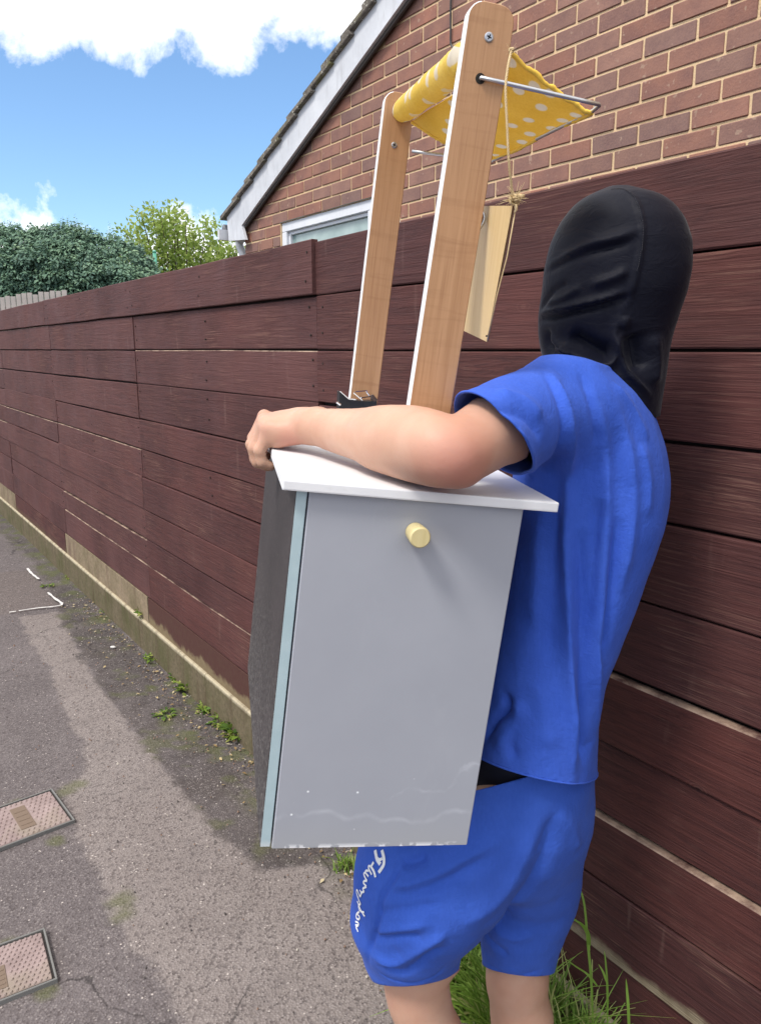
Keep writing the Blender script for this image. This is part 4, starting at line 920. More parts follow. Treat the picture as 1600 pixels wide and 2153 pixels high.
#@@PART3
# ================================================================== PERSON
def smin(a, b, k):
    h = np.maximum(k-np.abs(a-b), 0)/k; return np.minimum(a, b)-h*h*k*.25
class SDF:
    def __init__(s): s.pr = []
    def add(s, fn, lo, hi, k): s.pr.append((fn, np.array(lo, float), np.array(hi, float), k, 'u')); return s
    def cone(s, a, b, ra, rb, k=.02):
        a, b = np.array(a, float), np.array(b, float); ab = b-a; l2 = ab@ab; r = max(ra, rb)
        def fn(P):
            q = P-a; t = np.clip((q@ab)/l2, 0, 1); return np.linalg.norm(q-t[..., None]*ab, axis=-1)-(ra+(rb-ra)*t)
        return s.add(fn, np.minimum(a, b)-r, np.maximum(a, b)+r, k)
    def chain(s, pts, rs, k=.02):
        for i in range(len(pts)-1): s.cone(pts[i], pts[i+1], rs[i], rs[i+1], k)
        return s
    def ell(s, c, r, R=np.eye(3), k=.02):
        """R rows = local axes in world"""
        c = np.array(c, float); r = np.array(r, float); R = np.array(R, float)
        def fn(P):
            q = (P-c)@R.T; k0 = np.linalg.norm(q/r, axis=-1); k1 = np.linalg.norm(q/(r*r), axis=-1)+1e-9; return k0*(k0-1)/k1
        m = r.max(); return s.add(fn, c-m, c+m, k)
    def column(s, keys, ex, k=.02, zlo=None, zhi=None, p=2.0):
        """keys: (z, cx, cy, a, b) sorted up; a along ex, b across; stacked ellipses"""
        K = np.array(keys, float); K = K[np.argsort(K[:, 0])]; ex = np.array([ex[0], ex[1]])/math.hypot(*ex[:2]); ey = np.array([-ex[1], ex[0]])
        # dense smooth interpolation of the keys
        zz = np.linspace(K[0, 0], K[-1, 0], 160)
        D_ = [np.interp(zz, K[:, 0], K[:, i]) for i in range(1, 5)]
        ker = np.hanning(15); ker /= ker.sum()
        D_ = [np.convolve(np.pad(d, 7, 'edge'), ker, 'valid') for d in D_]
        zlo = K[0, 0] if zlo is None else zlo; zhi = K[-1, 0] if zhi is None else zhi
        def fn(P):
            z = P[..., 2]; cx, cy, a, b = [np.interp(z, zz, d) for d in D_]
            dx, dy = P[..., 0]-cx, P[..., 1]-cy; u = (dx*ex[0]+dy*ex[1])/a; v = (dx*ey[0]+dy*ey[1])/b
            if p == 2: r = np.sqrt(u*u+v*v)
            else: r = (np.abs(u)**p+np.abs(v)**p)**(1/p)
            f = (r-1)*np.minimum(a, b)*.92
            return np.maximum(f, np.maximum(zlo-z, z-zhi))
        mx = K[:, 3:5].max(); lo = [K[:, 1].min()-mx, K[:, 2].min()-mx, zlo]; hi = [K[:, 1].max()+mx, K[:, 2].max()+mx, zhi]
        return s.add(fn, lo, hi, k)
    def __call__(s, P):
        d = None
        for fn, lo, hi, k, op in s.pr:
            f = fn(P); d = f if d is None else smin(d, f, k)
        return d
    def grid(s, h):
        lo = np.min([p[1] for p in s.pr], 0)-3*h; hi = np.max([p[2] for p in s.pr], 0)+3*h
        n = np.ceil((hi-lo)/h).astype(int)+1; G = np.full(tuple(n), .08, np.float32)
        for fn, a, b, k, op in s.pr:
            i0 = np.clip(np.floor((a-k-3*h-lo)/h).astype(int), 0, n); i1 = np.clip(np.ceil((b+k+3*h-lo)/h).astype(int)+1, 0, n)
            ax = [lo[d]+h*np.arange(i0[d], i1[d]) for d in range(3)]
            sl_ = tuple(slice(i0[d], i1[d]) for d in range(3)); nx = i1[0]-i0[0]
            for c in range(0, nx, 24):
                X, Y, Z = np.meshgrid(ax[0][c:c+24], ax[1], ax[2], indexing='ij'); f = fn(np.stack([X, Y, Z], -1)).astype(np.float32)
                q = (slice(i0[0]+c, min(i0[0]+c+24, i1[0])), sl_[1], sl_[2]); G[q] = smin(G[q], f, k)
        return G, lo
    def mesh(s, h, proj_it=2):
        G, lo = s.grid(h); return s.nets(G, lo, h, proj_it)
    def nets(s, G, lo, h, proj_it):
        S = G < 0; nx, ny, nz = G.shape
        cnt = np.zeros((nx-1, ny-1, nz-1), np.int8)
        for i in (0, 1):
            for j in (0, 1):
                for k in (0, 1): cnt += S[i:nx-1+i, j:ny-1+j, k:nz-1+k]
        act = (cnt > 0) & (cnt < 8); I = np.argwhere(act); idx = np.full(act.shape, -1, np.int32); idx[act] = np.arange(len(I))
        acc = np.zeros((len(I), 3)); num = np.zeros(len(I))
        E = []
        for a in range(3):
            for b1 in (0, 1):
                for b2 in (0, 1):
                    o = [0, 0, 0]; oth = [d for d in range(3) if d != a]; o[oth[0]] = b1; o[oth[1]] = b2; o2 = list(o); o2[a] = 1
                    v0 = G[I[:, 0]+o[0], I[:, 1]+o[1], I[:, 2]+o[2]]; v1 = G[I[:, 0]+o2[0], I[:, 1]+o2[1], I[:, 2]+o2[2]]
                    m = (v0 < 0) != (v1 < 0); t = np.where(m, v0/np.where(m, v0-v1, 1), 0)
                    p = np.repeat(np.array(o, float)[None], len(I), 0); p[:, a] += t; acc[m] += p[m]; num[m] += 1
        V = lo+h*(I+acc/num[:, None])
        F_ = []
        for a in range(3):
            b, c = (a+1) % 3, (a+2) % 3
            s0 = [slice(None)]*3; s1 = [slice(None)]*3; s0[a] = slice(0, -1); s1[a] = slice(1, None)
            A, B = S[tuple(s0)], S[tuple(s1)]; cr = np.argwhere(A != B)
            ok = np.ones(len(cr), bool)
            for d in (b, c): ok &= (cr[:, d] > 0) & (cr[:, d] < G.shape[d]-1)
            cr = cr[ok]; ins = A[cr[:, 0], cr[:, 1], cr[:, 2]]
            def at(db, dc): q = cr.copy(); q[:, b] -= db; q[:, c] -= dc; return idx[q[:, 0], q[:, 1], q[:, 2]]
            q = np.stack([at(1, 1), at(0, 1), at(0, 0), at(1, 0)], 1); q[~ins] = q[~ins][:, ::-1]; F_.append(q)
        F_ = np.concatenate(F_)
        for _ in range(proj_it):
            f = s(V); e = h*.3; g = np.stack([s(V+np.eye(3)[k]*e)-f for k in range(3)], 1)/e
            st = (f/np.maximum((g**2).sum(1), .2))[:, None]*g; l = np.linalg.norm(st, axis=1, keepdims=True); st *= np.minimum(1, h*.7/np.maximum(l, 1e-9)); V = V-st
        return V, F_
def vmesh(name, V, F_, mats, parent, smooth=True):
    me = bpy.data.meshes.new(name); n = len(F_); me.vertices.add(len(V)); me.vertices.foreach_set('co', np.asarray(V, np.float32).ravel())
    me.loops.add(n*4); me.loops.foreach_set('vertex_index', np.asarray(F_).ravel().astype(np.int32)); me.polygons.add(n)
    me.polygons.foreach_set('loop_start', (np.arange(n)*4).astype(np.int32)); me.polygons.foreach_set('loop_total', np.full(n, 4, np.int32)); me.update(calc_edges=True); me.validate()
    return link(name, me, mats, parent, smooth)
def drop(V, F_, keep):
    """keep faces whose all vertices are kept"""
    F2 = F_[keep[F_].all(1)]; u, inv_ = np.unique(F2.ravel(), return_inverse=True); return V[u], inv_.reshape(-1, 4)
def normals(V, F_):
    a = V[F_[:, 2]]-V[F_[:, 0]]; b = V[F_[:, 3]]-V[F_[:, 1]]; n = np.cross(a, b); N_ = np.zeros_like(V)
    for k in range(4): np.add.at(N_, F_[:, k], n)
    return N_/(np.linalg.norm(N_, axis=1, keepdims=True)+1e-12)
def seg_dist(V, path):
    d = np.full(len(V), 9.); tt = np.zeros(len(V)); n = len(path)-1
    for i in range(n):
        a, b = path[i], path[i+1]; ab = b-a; t = np.clip(((V-a)@ab)/(ab@ab+1e-12), 0, 1); q = np.linalg.norm(V-a-t[:, None]*ab, axis=1); m = q < d; d[m] = q[m]; tt[m] = (i+t[m])/n
    return d, tt
FOLDK = 1.35
def folds(V, F_, spec, fk=1.5):
    """spec: (pixel path, half width m, height m [+ ridge, - valley], sharp side)"""
    N_ = normals(V, F_); bvh = BVHTree.FromPolygons([Vector(v) for v in V], [tuple(map(int, f)) for f in F_]); D_ = np.zeros(len(V))
    for path, wd, amp in spec:
        P = spline([Vector((x, y, 0)) for x, y in path], 6); pts = []
        for p in P:
            h = bvh.ray_cast(CAM, ray(p.x, p.y).normalized())
            if h[0] is not None: pts.append(np.array(h[0]))
        if len(pts) < 2: continue
        d, t = seg_dist(V, np.array(pts)); fall = .55*np.exp(-(d/wd)**2)+.45*np.exp(-d/(wd*.7)); D_ += amp*fall*np.clip(np.minimum(t, 1-t)*5, 0.15, 1)*fk
    return V+N_*D_[:, None]
def npnoise(P, s, seed=0):
    x, y, z = (P*s).T; return (fbm(x+z*.7, y-z*.6, 1.0, 3, seed)+fbm(y+x*.4, z+.3*x, 1.0, 3, seed+9)+fbm(z-.5*y, x+.2*z, 1.0, 3, seed+19))/3-.5
sv = np.array([.45, .89, 0]); fv = np.array([-.89, .45, 0])      # across the shoulders, and the way the person faces
elb = np.array(W(952, 957, .935)); wri = np.array(W(648, 893, 1.15)); sho = np.array(W(1160, 850, 1.12))
chest = sho+sv*.165+np.array([.0, 0, -.04]); rsho = sho+sv*.33
hipc = np.array(WY(1112, 1680, 1.24)); 
def colkeys(rows, slide=0.0):
    """rows: y, x left, x right, Y depth, half depth along view -> keys z,cx,cy,a(half width seen),b"""
    out = []
    for y, xl, xr, Y, b in rows:
        pl, pr = WY(xl, y, Y), WY(xr, y, Y); out.append(((pl.z+pr.z)/2, (pl.x+pr.x)/2, Y, (pr.x-pl.x)/2, b))
    return out
skin_m = M('skin', (.62, .38, .27), .55, .3)
def _skin():
    m = skin_m; v = m.co('Object'); n = m.noise(v, 14, 4, .55); f = m.noise(v, 500, 2); f2 = m.noise(v, 120, 3)
    c = m.mix(m.ramp(n, .3, .72), (.54, .325, .225), (.48, .262, .180)); c = m.mix(m.math('MULTIPLY', m.attr('pink'), .75), c, (.50, .20, .155)); c = m.mix(m.ramp(m.noise(v, 38, 4, .6), .5, .75, 0, .3), c, (.50, .27, .20)); c = m.mix(m.ramp(m.noise(m.co('Object', (1, 1, 1)), 9, 3, .5, .4), .55, .7, 0, .25), c, (.63, .43, .33)); c = m.mix(m.ramp(f2, .5, .75, 0, .12), c, (.52, .27, .2))
    m.setc(c); m.bump(f, .12, .0006); m.bump(f2, .2, .0012); m.bump(m.noise(v, 45, 4), .12, .003); m.b.inputs['Subsurface Weight'].default_value = .12; m.b.inputs['Subsurface Radius'].default_value = (.01, .004, .002); m.b.inputs['Subsurface Scale'].default_value = 1; m.rough(.5)
_skin()
person = empty('person', (hipc[0], hipc[1], 0)); tag(person, 'person in blue t-shirt, blue shorts and black balaclava carrying the toy stall', 'person')
PO = np.array([hipc[0], hipc[1], 0])
headc = np.array(WY(1295, 560, 1.22)); lk = np.array(WY(872, 2050, 1.19)); rk = np.array(WY(1088, 2040, 1.27))
_T, _N, _B = np.array(W(940, 866, 1.06)), np.array(W(1066, 930, .985)), np.array(W(1098, 1016, 1.05))
_n = np.cross(_N-_T, _B-_T); _n /= np.linalg.norm(_n); _n = _n if _n@(elb-sho) > 0 else -_n
SL = (_T, _n)       # sleeve hem plane
GAR = {}
def GARM(P): return np.minimum(np.minimum(GAR['shirt'](P), GAR['shorts'](P)), GAR['hood'](P))
def build_body():
    b = SDF()
    # arm
    uax = elb-sho; 
    b.chain([sho, sho*.5+elb*.5+np.array([0, 0, .004]), elb], [.054, .047, .037], .02)
    b.cone(sho*.4+elb*.6+np.array([0, 0, .008]), elb*.9+sho*.1, .041, .037, .02)
    fa = wri-elb; side = np.cross(fa, [0, 0, 1]); side /= np.linalg.norm(side); upv = np.cross(side, fa); upv /= np.linalg.norm(upv)
    pr_ = [(0, .036, 0), (.1, .0425, .004), (.22, .0455, .006), (.36, .0430, .005), (.5, .0385, .003), (.64, .0340, .001), (.78, .0305, 0), (.9, .0268, 0), (1, .0255, 0)]
    TT = np.linspace(0, 1, 17); rr_ = np.interp(TT, [q[0] for q in pr_], [q[1] for q in pr_]); oo = np.interp(TT, [q[0] for q in pr_], [q[2] for q in pr_])
    b.chain([elb+fa*t+upv*o for t, o in zip(TT, oo)], list(rr_), .004)
    b.cone(elb+fa*.06-side*.012+upv*.004, elb+fa*.42-side*.006, .036, .030, .03)
    b.ell(elb-fa*.035-upv*.018+side*.010, (.019, .019, .019), k=.012)
    b.cone(wri-fa*.05-side*.008, wri-side*.010, .022, .019, .015); b.cone(wri-fa*.05+side*.010, wri+side*.012, .020, .018, .015)
    b.ell(wri-fa*.06+side*.012+upv*.012, (.011,)*3, k=.012)
    # hand, stall coordinates (u, n, v)
    def S_(u, n, v): return np.array(ws(u, n, v))
    w_l = np.array(sl(wri)); print('wrist local', w_l, 'elbow local', sl(elb))
    mcp = {}
    base = np.array([-.0415, w_l[1]+.006, .0375]); step = np.array([-.0022, .0168, .0050])
    for i, nm in enumerate(('pinky', 'ring', 'middle', 'index')):
        mcp[i] = base+step*i+np.array([-.0035 if i in (1, 2) else 0, 0, 0])
    lens = [(.031, .018, .015), (.036, .022, .017), (.038, .024, .017), (.035, .022, .017)]
    rad = [(.0092, .0084, .0077, .0068), (.0096, .0087, .0081, .0072), (.0098, .0089, .0082, .0074), (.0097, .0088, .0081, .0073)]
    for i in range(4):
        m_ = mcp[i]; wr = w_l+np.array([-.006, (i-1.5)*.009, (i-1.5)*.006])
        b.cone(S_(*wr), S_(*(m_+np.array([.006, 0, -.001]))), .0150, rad[i][0]-.0008, .006)
        b.ell(S_(*(m_+np.array([.001, 0, .0035]))), (.0098,)*3, k=.006)
        l = lens[i]
        d1 = np.array([-.35, 0.02, -.93]); d2 = np.array([.30, .02, -.95]); d3 = np.array([.93, .02, -.35])
        d1 /= np.linalg.norm(d1); d2 /= np.linalg.norm(d2); d3 /= np.linalg.norm(d3)
        drop_ = m_[2]+.010
        p1 = m_+d1*l[0]*1.0; p2 = p1+d2*l[1]; p3 = p2+d3*l[2]
        b.cone(S_(*m_), S_(*p1), rad[i][0], rad[i][1]+.0004, .0035); b.cone(S_(*p1), S_(*p2), rad[i][1]+.0004, rad[i][2], .004); b.cone(S_(*p2), S_(*p3), rad[i][2]+.0002, rad[i][3], .004)
    # heel of the hand and thumb (far side)
    pm = (mcp[0]+w_l)/2; b.cone(S_(*(w_l+np.array([-.006, -.006, -.008]))), S_(*(mcp[0]+np.array([.014, -.003, -.010]))), .0150, .0125, .014)
    pc = (mcp[1]+mcp[2])/2*.55+w_l*.45; b.ell(S_(*(pc+np.array([0, 0, -.004]))), (.034, .030, .017), np.array([SU, SN, SV]), .018)
    t0 = w_l+np.array([-.012, .022, .004]); t1 = t0+np.array([-.012, .034, -.010]); t2 = t1+np.array([-.020, .024, -.012]); t3 = t2+np.array([-.018, .012, -.004])
    b.chain([S_(*t0), S_(*t1), S_(*t2), S_(*t3)], [.0155, .0125, .0105, .0085], .010)
    # trunk
    neck = np.array(WY(1285, 740, 1.27)); headc = np.array(WY(1295, 560, 1.22))
    bell = hipc+np.array([.03, 0, .28])
    b.cone(sho+np.array([0, 0, -.01]), rsho, .050, .050, .06)
    R3 = np.array([sv, fv, [0, 0, 1]])
    b.ell((sho+rsho)/2+np.array([0, 0, -.13]), (.165, .105, .20), R3, .06)
    b.ell(bell, (.14, .095, .20), R3, .06); b.ell(hipc+np.array([0, 0, .03]), (.15, .105, .13), R3, .06)
    b.cone((sho+rsho)/2+np.array([0, 0, .0]), neck+np.array([0, 0, .05]), .062, .054, .04)
    b.ell(headc, (.098, .080, .112), np.array([fv, sv, [0, 0, 1]]), .02); b.ell(headc+fv*.03+np.array([0, 0, -.07]), (.062, .056, .062), np.array([fv, sv, [0, 0, 1]]), .03)
    b.cone(headc+fv*.098+np.array([0, 0, -.012]), headc+fv*.112+np.array([0, 0, -.035]), .007, .012, .012)     # nose
    b.ell(headc+fv*.088+np.array([0, 0, -.070]), (.012, .024, .008), np.array([fv, sv, [0, 0, 1]]), .008)
    for sg in (-1, 1): b.ell(headc+sv*.078*sg+np.array([0, 0, -.02]), (.018, .008, .030), np.array([fv, sv, [0, 0, 1]]), .006)
    # right arm holding the far underside of the stall
    relb = rsho+np.array([-.02, .0, -.27]); rw = np.array(ws(CW+.02, .47, -.36)); rw = np.array(ws(CW*.75, CL+.035, -.40))
    b.chain([rsho, relb, rw], [.052, .040, .027], .02)
    for i in range(4): a = rw+np.array([-.03, 0, .02-.018*i]); b.chain([rw, a+np.array([-.02, 0, 0]), a+np.array([-.06, -.008, 0]), a+np.array([-.08, -.022, 0])], [.016, .011, .009, .0075], .008)
    b.chain([rw, rw+np.array([-.02, -.01, .035]), rw+np.array([-.045, -.015, .05])], [.014, .011, .009], .008)
    # legs
    lh = hipc-sv*.085+np.array([0, 0, -.02]); rh = hipc+sv*.085+np.array([0, 0, -.02])
    lk = np.array(WY(872, 2050, 1.19)); rk = np.array(WY(1088, 2040, 1.27))
    la = np.array([lk[0]+.065, lk[1]-.02, .085]); ra_ = np.array([rk[0]+.004, rk[1]+.01, .085])
    b.chain([lh, lk], [.078, .051], .05); b.chain([rh, rk], [.078, .053], .05)
    for kn, an, q in ((lk, la, .0), (rk, ra_, .0)):
        v_ = an-kn; bk = np.array([.5, -.25, 0]); bk = -fv
        b.chain([kn+v_*.0, kn+v_*.12, kn+v_*.32+bk*.012, kn+v_*.6+bk*.006, kn+v_*.9, an], [.051, .050, .054, .043, .033, .034], .03)
        heel = an+np.array([0, 0, -.05])-fv*.02; toe = an+fv*.17+np.array([0, 0, -.06]); b.cone(heel, an, .032, .034, .02); b.chain([heel, an+fv*.08+np.array([0, 0, -.045]), toe], [.032, .036, .024], .03)
    V, F_ = b.mesh(.0042, 3)
    # tuck the covered parts inside the clothes
    da, _ = seg_dist(V, np.array([sho, elb, wri, S_(*(mcp[1]+np.array([0, 0, -.01])))]))
    bare = (((V-SL[0])@SL[1]) > -.018) & (da < .115) & (V[:, 0] < SL[0][0]+.16)
    (lp_, ln_), (rp_, rn_) = GAR['legs']; mid_ = (lk+rk)/2; lf = ((V-mid_)@(rk-lk)) < 0
    bare |= (V[:, 2] < .62) & np.where(lf, ((V-lp_)@ln_) > .002, ((V-rp_)@rn_) > .002)
    d1, _ = seg_dist(V, np.array([rsho+np.array([-.03, 0, -.20]), relb, rw, rw+np.array([-.12, 0, 0])])); bare |= (d1 < .06) & (V[:, 1] > 1.38)
    for _ in range(6):
        def gf(P): return np.where(((P-GAR['hem'][0])@GAR['hem'][1]) > -.01, GAR['shorts'](P), np.minimum(GAR['shirt'](P), GAR['hood'](P)))
        f = gf(V); e = .002; g = np.stack([gf(V+np.eye(3)[k]*e)-f for k in range(3)], 1)/e; g /= np.linalg.norm(g, axis=1, keepdims=True)+1e-9
        m_ = (~bare) & (f > -.022); V[m_] -= g[m_]*np.minimum(f[m_]+.022, .03)[:, None]
    pink = np.zeros(len(V)); 
    for c, r, a in ((elb-fa*.03-upv*.015-np.array([0, .03, 0]), .055, 1.0), (S_(*(pm+np.array([.004, -.012, -.014]))), .022, 1.0), (S_(*mcp[0]), .018, .55), (S_(*mcp[2]), .03, .3), (lk, .05, .3)):
        pink = np.maximum(pink, a*np.exp(-(np.linalg.norm(V-c, axis=1)/r)**2))
    o = vmesh('body', V-PO, F_, skin_m.m, person); at = o.data.attributes.new('pink', 'FLOAT', 'POINT'); at.data.foreach_set('value', pink.astype(np.float32))
    return lk, rk, lh, rh, headc
def mat_blue(name, c0, c1, weave=900):
    m = M(name, rough=.85, spec=.15); v = m.co('Object'); n = m.noise(v, 7, 5, .6); f = m.noise(v, weave, 2, .5); h = m.noise(m.co('Object', (1, 1, .12)), 240, 3, .6)
    w2 = m.noise(v, 30, 5, .65, .8); w3 = m.noise(m.co('Object', (1, 1, 2.2)), 75, 4, .6, 1.2)
    c = m.mix(m.ramp(n, .3, .7), c0, c1); c = m.mix(m.ramp(h, .45, .75, 0, .18), c, tuple(min(1, x*1.5+.02) for x in c0)); m.setc(c); m.bump(w2, .25, .006); m.bump(w3, .2, .003); m.bump(f, .15, .0008)
    rg = m.math('ABSOLUTE', m.math('SUBTRACT', m.noise(m.co('Object', (1.3, 1.3, .8)), 20, 5, .62, 1.5), .5)); m.bump(m.ramp(rg, 0, .12), .13, .004)
    rg2 = m.math('ABSOLUTE', m.math('SUBTRACT', m.noise(m.co('Object', (1, 1, 1.8)), 52, 4, .6, 1.0), .5)); m.bump(m.ramp(rg2, 0, .1), .10, .0016); kn = m.wave(m.co('Object', (1, 1, 1)), 420, .6, 1, 1, 'Z'); m.bump(kn, .10, .0006)
    m.b.inputs['Sheen Weight'].default_value = .04; m.b.inputs['Sheen Roughness'].default_value = .5; return m.m
HOODROWS = [(392, 1295, 1305, 1.22, .004), (396, 1268, 1345, 1.22, .022), (408, 1238, 1378, 1.22, .045), (430, 1208, 1408, 1.22, .062), (465, 1180, 1433, 1.22, .078), (510, 1159, 1446, 1.22, .086), (560, 1148, 1446, 1.22, .088), (610, 1141, 1437, 1.22, .087), (655, 1134, 1421, 1.225, .085), (700, 1133, 1407, 1.23, .084), (740, 1139, 1400, 1.235, .086), (790, 1150, 1393, 1.24, .095), (840, 1200, 1386, 1.245, .10), (900, 1240, 1376, 1.25, .10)]
def hood_sdf():
    s = SDF(); HROWS = HOODROWS; s.column(colkeys(HROWS), (1, -.22), .02, p=2.08); return s
SHIRT = mat_blue('blue cotton jersey', (.034, .092, .46), (.052, .125, .56)); SHORTS = mat_blue('blue sweat fabric', (.030, .084, .40), (.044, .112, .49))
GAR['hood'] = hood_sdf()
def cutmesh(o, planes, inside=None):
    bm = bmesh.new(); bm.from_mesh(o.data); PV = Vector(PO)
    for p, n, msk in planes:
        fs = list(bm.faces)
        if msk is not None:
            C = np.array([tuple(f.calc_center_median()+PV) for f in fs]); k = msk(C); fs = [f for f, q in zip(fs, k) if q]
        geom = set(fs)
        for f in fs: geom.update(f.edges); geom.update(f.verts)
        bmesh.ops.bisect_plane(bm, geom=list(geom), dist=1e-5, plane_co=Vector(p)-PV, plane_no=Vector(n), clear_outer=True)
    if inside is not None:
        fs = list(bm.faces); C = np.array([tuple(f.calc_center_median()+PV) for f in fs]); k = inside(C); bmesh.ops.delete(bm, geom=[f for f, q in zip(fs, k) if q], context='FACES')
    bm.to_mesh(o.data); bm.free()
    for p in o.data.polygons: p.use_smooth = True
def build_shirt():
    s = SDF()
    rows = [(775, 1150, 1275, 1.25, .10), (800, 1118, 1330, 1.26, .15), (860, 1095, 1368, 1.27, .172), (930, 1085, 1391, 1.275, .182), (1000, 1080, 1399, 1.275, .182), (1080, 1078, 1391, 1.27, .178), (1150, 1062, 1367, 1.265, .172), (1230, 1045, 1338, 1.26, .168), (1320, 1025, 1302, 1.255, .165), (1400, 1008, 1270, 1.25, .165), (1480, 990, 1254, 1.245, .168), (1600, 965, 1250, 1.24, .172), (1700, 955, 1254, 1.24, .172)]
    s.column(colkeys(rows), (1, -.22), .03, p=2.3)
    s.cone(sho+np.array([.004, .01, -.004]), sho*.18+elb*.82+np.array([.0, 0, .004]), .068, .063, .05)
    s.cone(sho+np.array([.03, .02, -.008]), (sho+rsho)/2+np.array([.02, -.02, -.02]), .054, .06, .05)
    s.cone(rsho+np.array([0, 0, 0]), rsho+np.array([-.015, .0, -.17]), .060, .064, .05)
    GAR['shirt'] = s; V, F_ = s.mesh(.0042, 2)
    p1, p2, p3 = np.array(WY(1010, 1603, 1.10)), np.array(WY(1208, 1645, 1.10)), np.array(WY(1246, 1600, 1.30))
    hn = np.cross(p2-p1, p3-p1); hn /= np.linalg.norm(hn); hn = hn if hn[2] < 0 else -hn
    sp = [([(1168, 790), (1190, 900), (1196, 1020), (1192, 1160), (1196, 1300), (1201, 1450), (1204, 1560), (1205, 1640)], .010, .011),
          ([(1215, 1100), (1225, 1300), (1228, 1500), (1228, 1620)], .014, -.009),
          ([(1180, 1000), (1165, 1150), (1160, 1300), (1155, 1420)], .022, -.006),
          ([(1250, 830), (1272, 940), (1276, 1060), (1270, 1180), (1262, 1320), (1256, 1430), (1250, 1560)], .009, .008),
          ([(1262, 1040), (1250, 1180), (1240, 1330)], .014, -.006),
          ([(1300, 860), (1322, 960), (1330, 1060), (1318, 1160), (1298, 1260)], .011, .006),
          ([(1300, 1080), (1290, 1190), (1275, 1310), (1262, 1400)], .012, -.008),
          ([(1345, 930), (1362, 1010), (1358, 1090)], .012, .004),
          ([(1140, 775), (1170, 830), (1182, 900), (1168, 960), (1150, 1010)], .008, -.005), ([(1150, 780), (1184, 840), (1198, 900)], .007, .004),
          ([(1000, 850), (1060, 860), (1110, 880), (1140, 930)], .012, -.005), ([(1040, 820), (1100, 840), (1140, 880)], .012, .004), ([(1085, 900), (1110, 960), (1120, 1010)], .010, .004),
          ([(1015, 1560), (1040, 1520), (1068, 1490), (1062, 1455)], .008, -.009), ([(1040, 1580), (1085, 1520), (1090, 1470)], .012, .006), ([(1085, 1600), (1075, 1560), (1095, 1500)], .012, -.005),
          ([(1120, 1420), (1145, 1500), (1150, 1580)], .018, .004), ([(1135, 1080), (1130, 1200), (1120, 1330)], .02, .004), ([(1218, 780), (1245, 860), (1255, 940)], .008, -.004),
          ([(1212, 1570), (1230, 1575), (1246, 1560)], .01, -.003), ([(1290, 800), (1330, 860), (1365, 930)], .010, .004)]
    V = folds(V, F_, sp)
    N_ = normals(V, F_); V += N_*((npnoise(V, 9, 4)*.010)+(npnoise(V*np.array([1, 1, .35]), 30, 7)*.005))[:, None]
    # small creases low on the shirt
    low = smoothstep(1.0, .80, V[:, 2]); V += N_*(low*npnoise(V*np.array([.6, .6, 1.6]), 60, 2)*.006)[:, None]
    GAR['hem'] = (p1, hn)
    def m_sl(C): return (np.linalg.norm(C-(sho*.35+elb*.65), axis=1) < .23) & (C[:, 0] < sho[0]+.03) & (C[:, 2] > 1.33)
    o = vmesh('t_shirt', V-PO, F_, SHIRT, person)
    cutmesh(o, [(SL[0], SL[1], m_sl), (p1, hn, None)], lambda C: GAR['hood'](C) < -.016); sd = o.modifiers.new('thick', 'SOLIDIFY'); sd.thickness = .0022; sd.offset = -1
    # stitched hem band: a thin raised roll following the borders
    me = o.data; bm = bmesh.new(); bm.from_mesh(me); loops = []
    be = [e for e in bm.edges if e.is_boundary]; seen = set()
    for e in be:
        if e in seen: continue
        ch = [e.verts[0], e.verts[1]]; seen.add(e)
        while True:
            nx_ = [x for x in ch[-1].link_edges if x.is_boundary and x not in seen]
            if not nx_: break
            seen.add(nx_[0]); ch.append(nx_[0].other_vert(ch[-1]))
        if len(ch) > 40: loops.append([v.co.copy() for v in ch])
    bm.free()
    for lp_ in loops:
        if (sum(lp_, Vector())/len(lp_)).z+PO[2] > 1.45 and False: continue
        P = lp_[::1]; P = [(P[i-1]+P[i]+P[(i+1) % len(P)])/3 for i in range(len(P))]; P = P+[P[0]]
        v_, f_ = tube(P, .0017, 6, False); mesh('hem', v_, f_, SHIRT, o, True)
    return o
shirt = build_shirt()
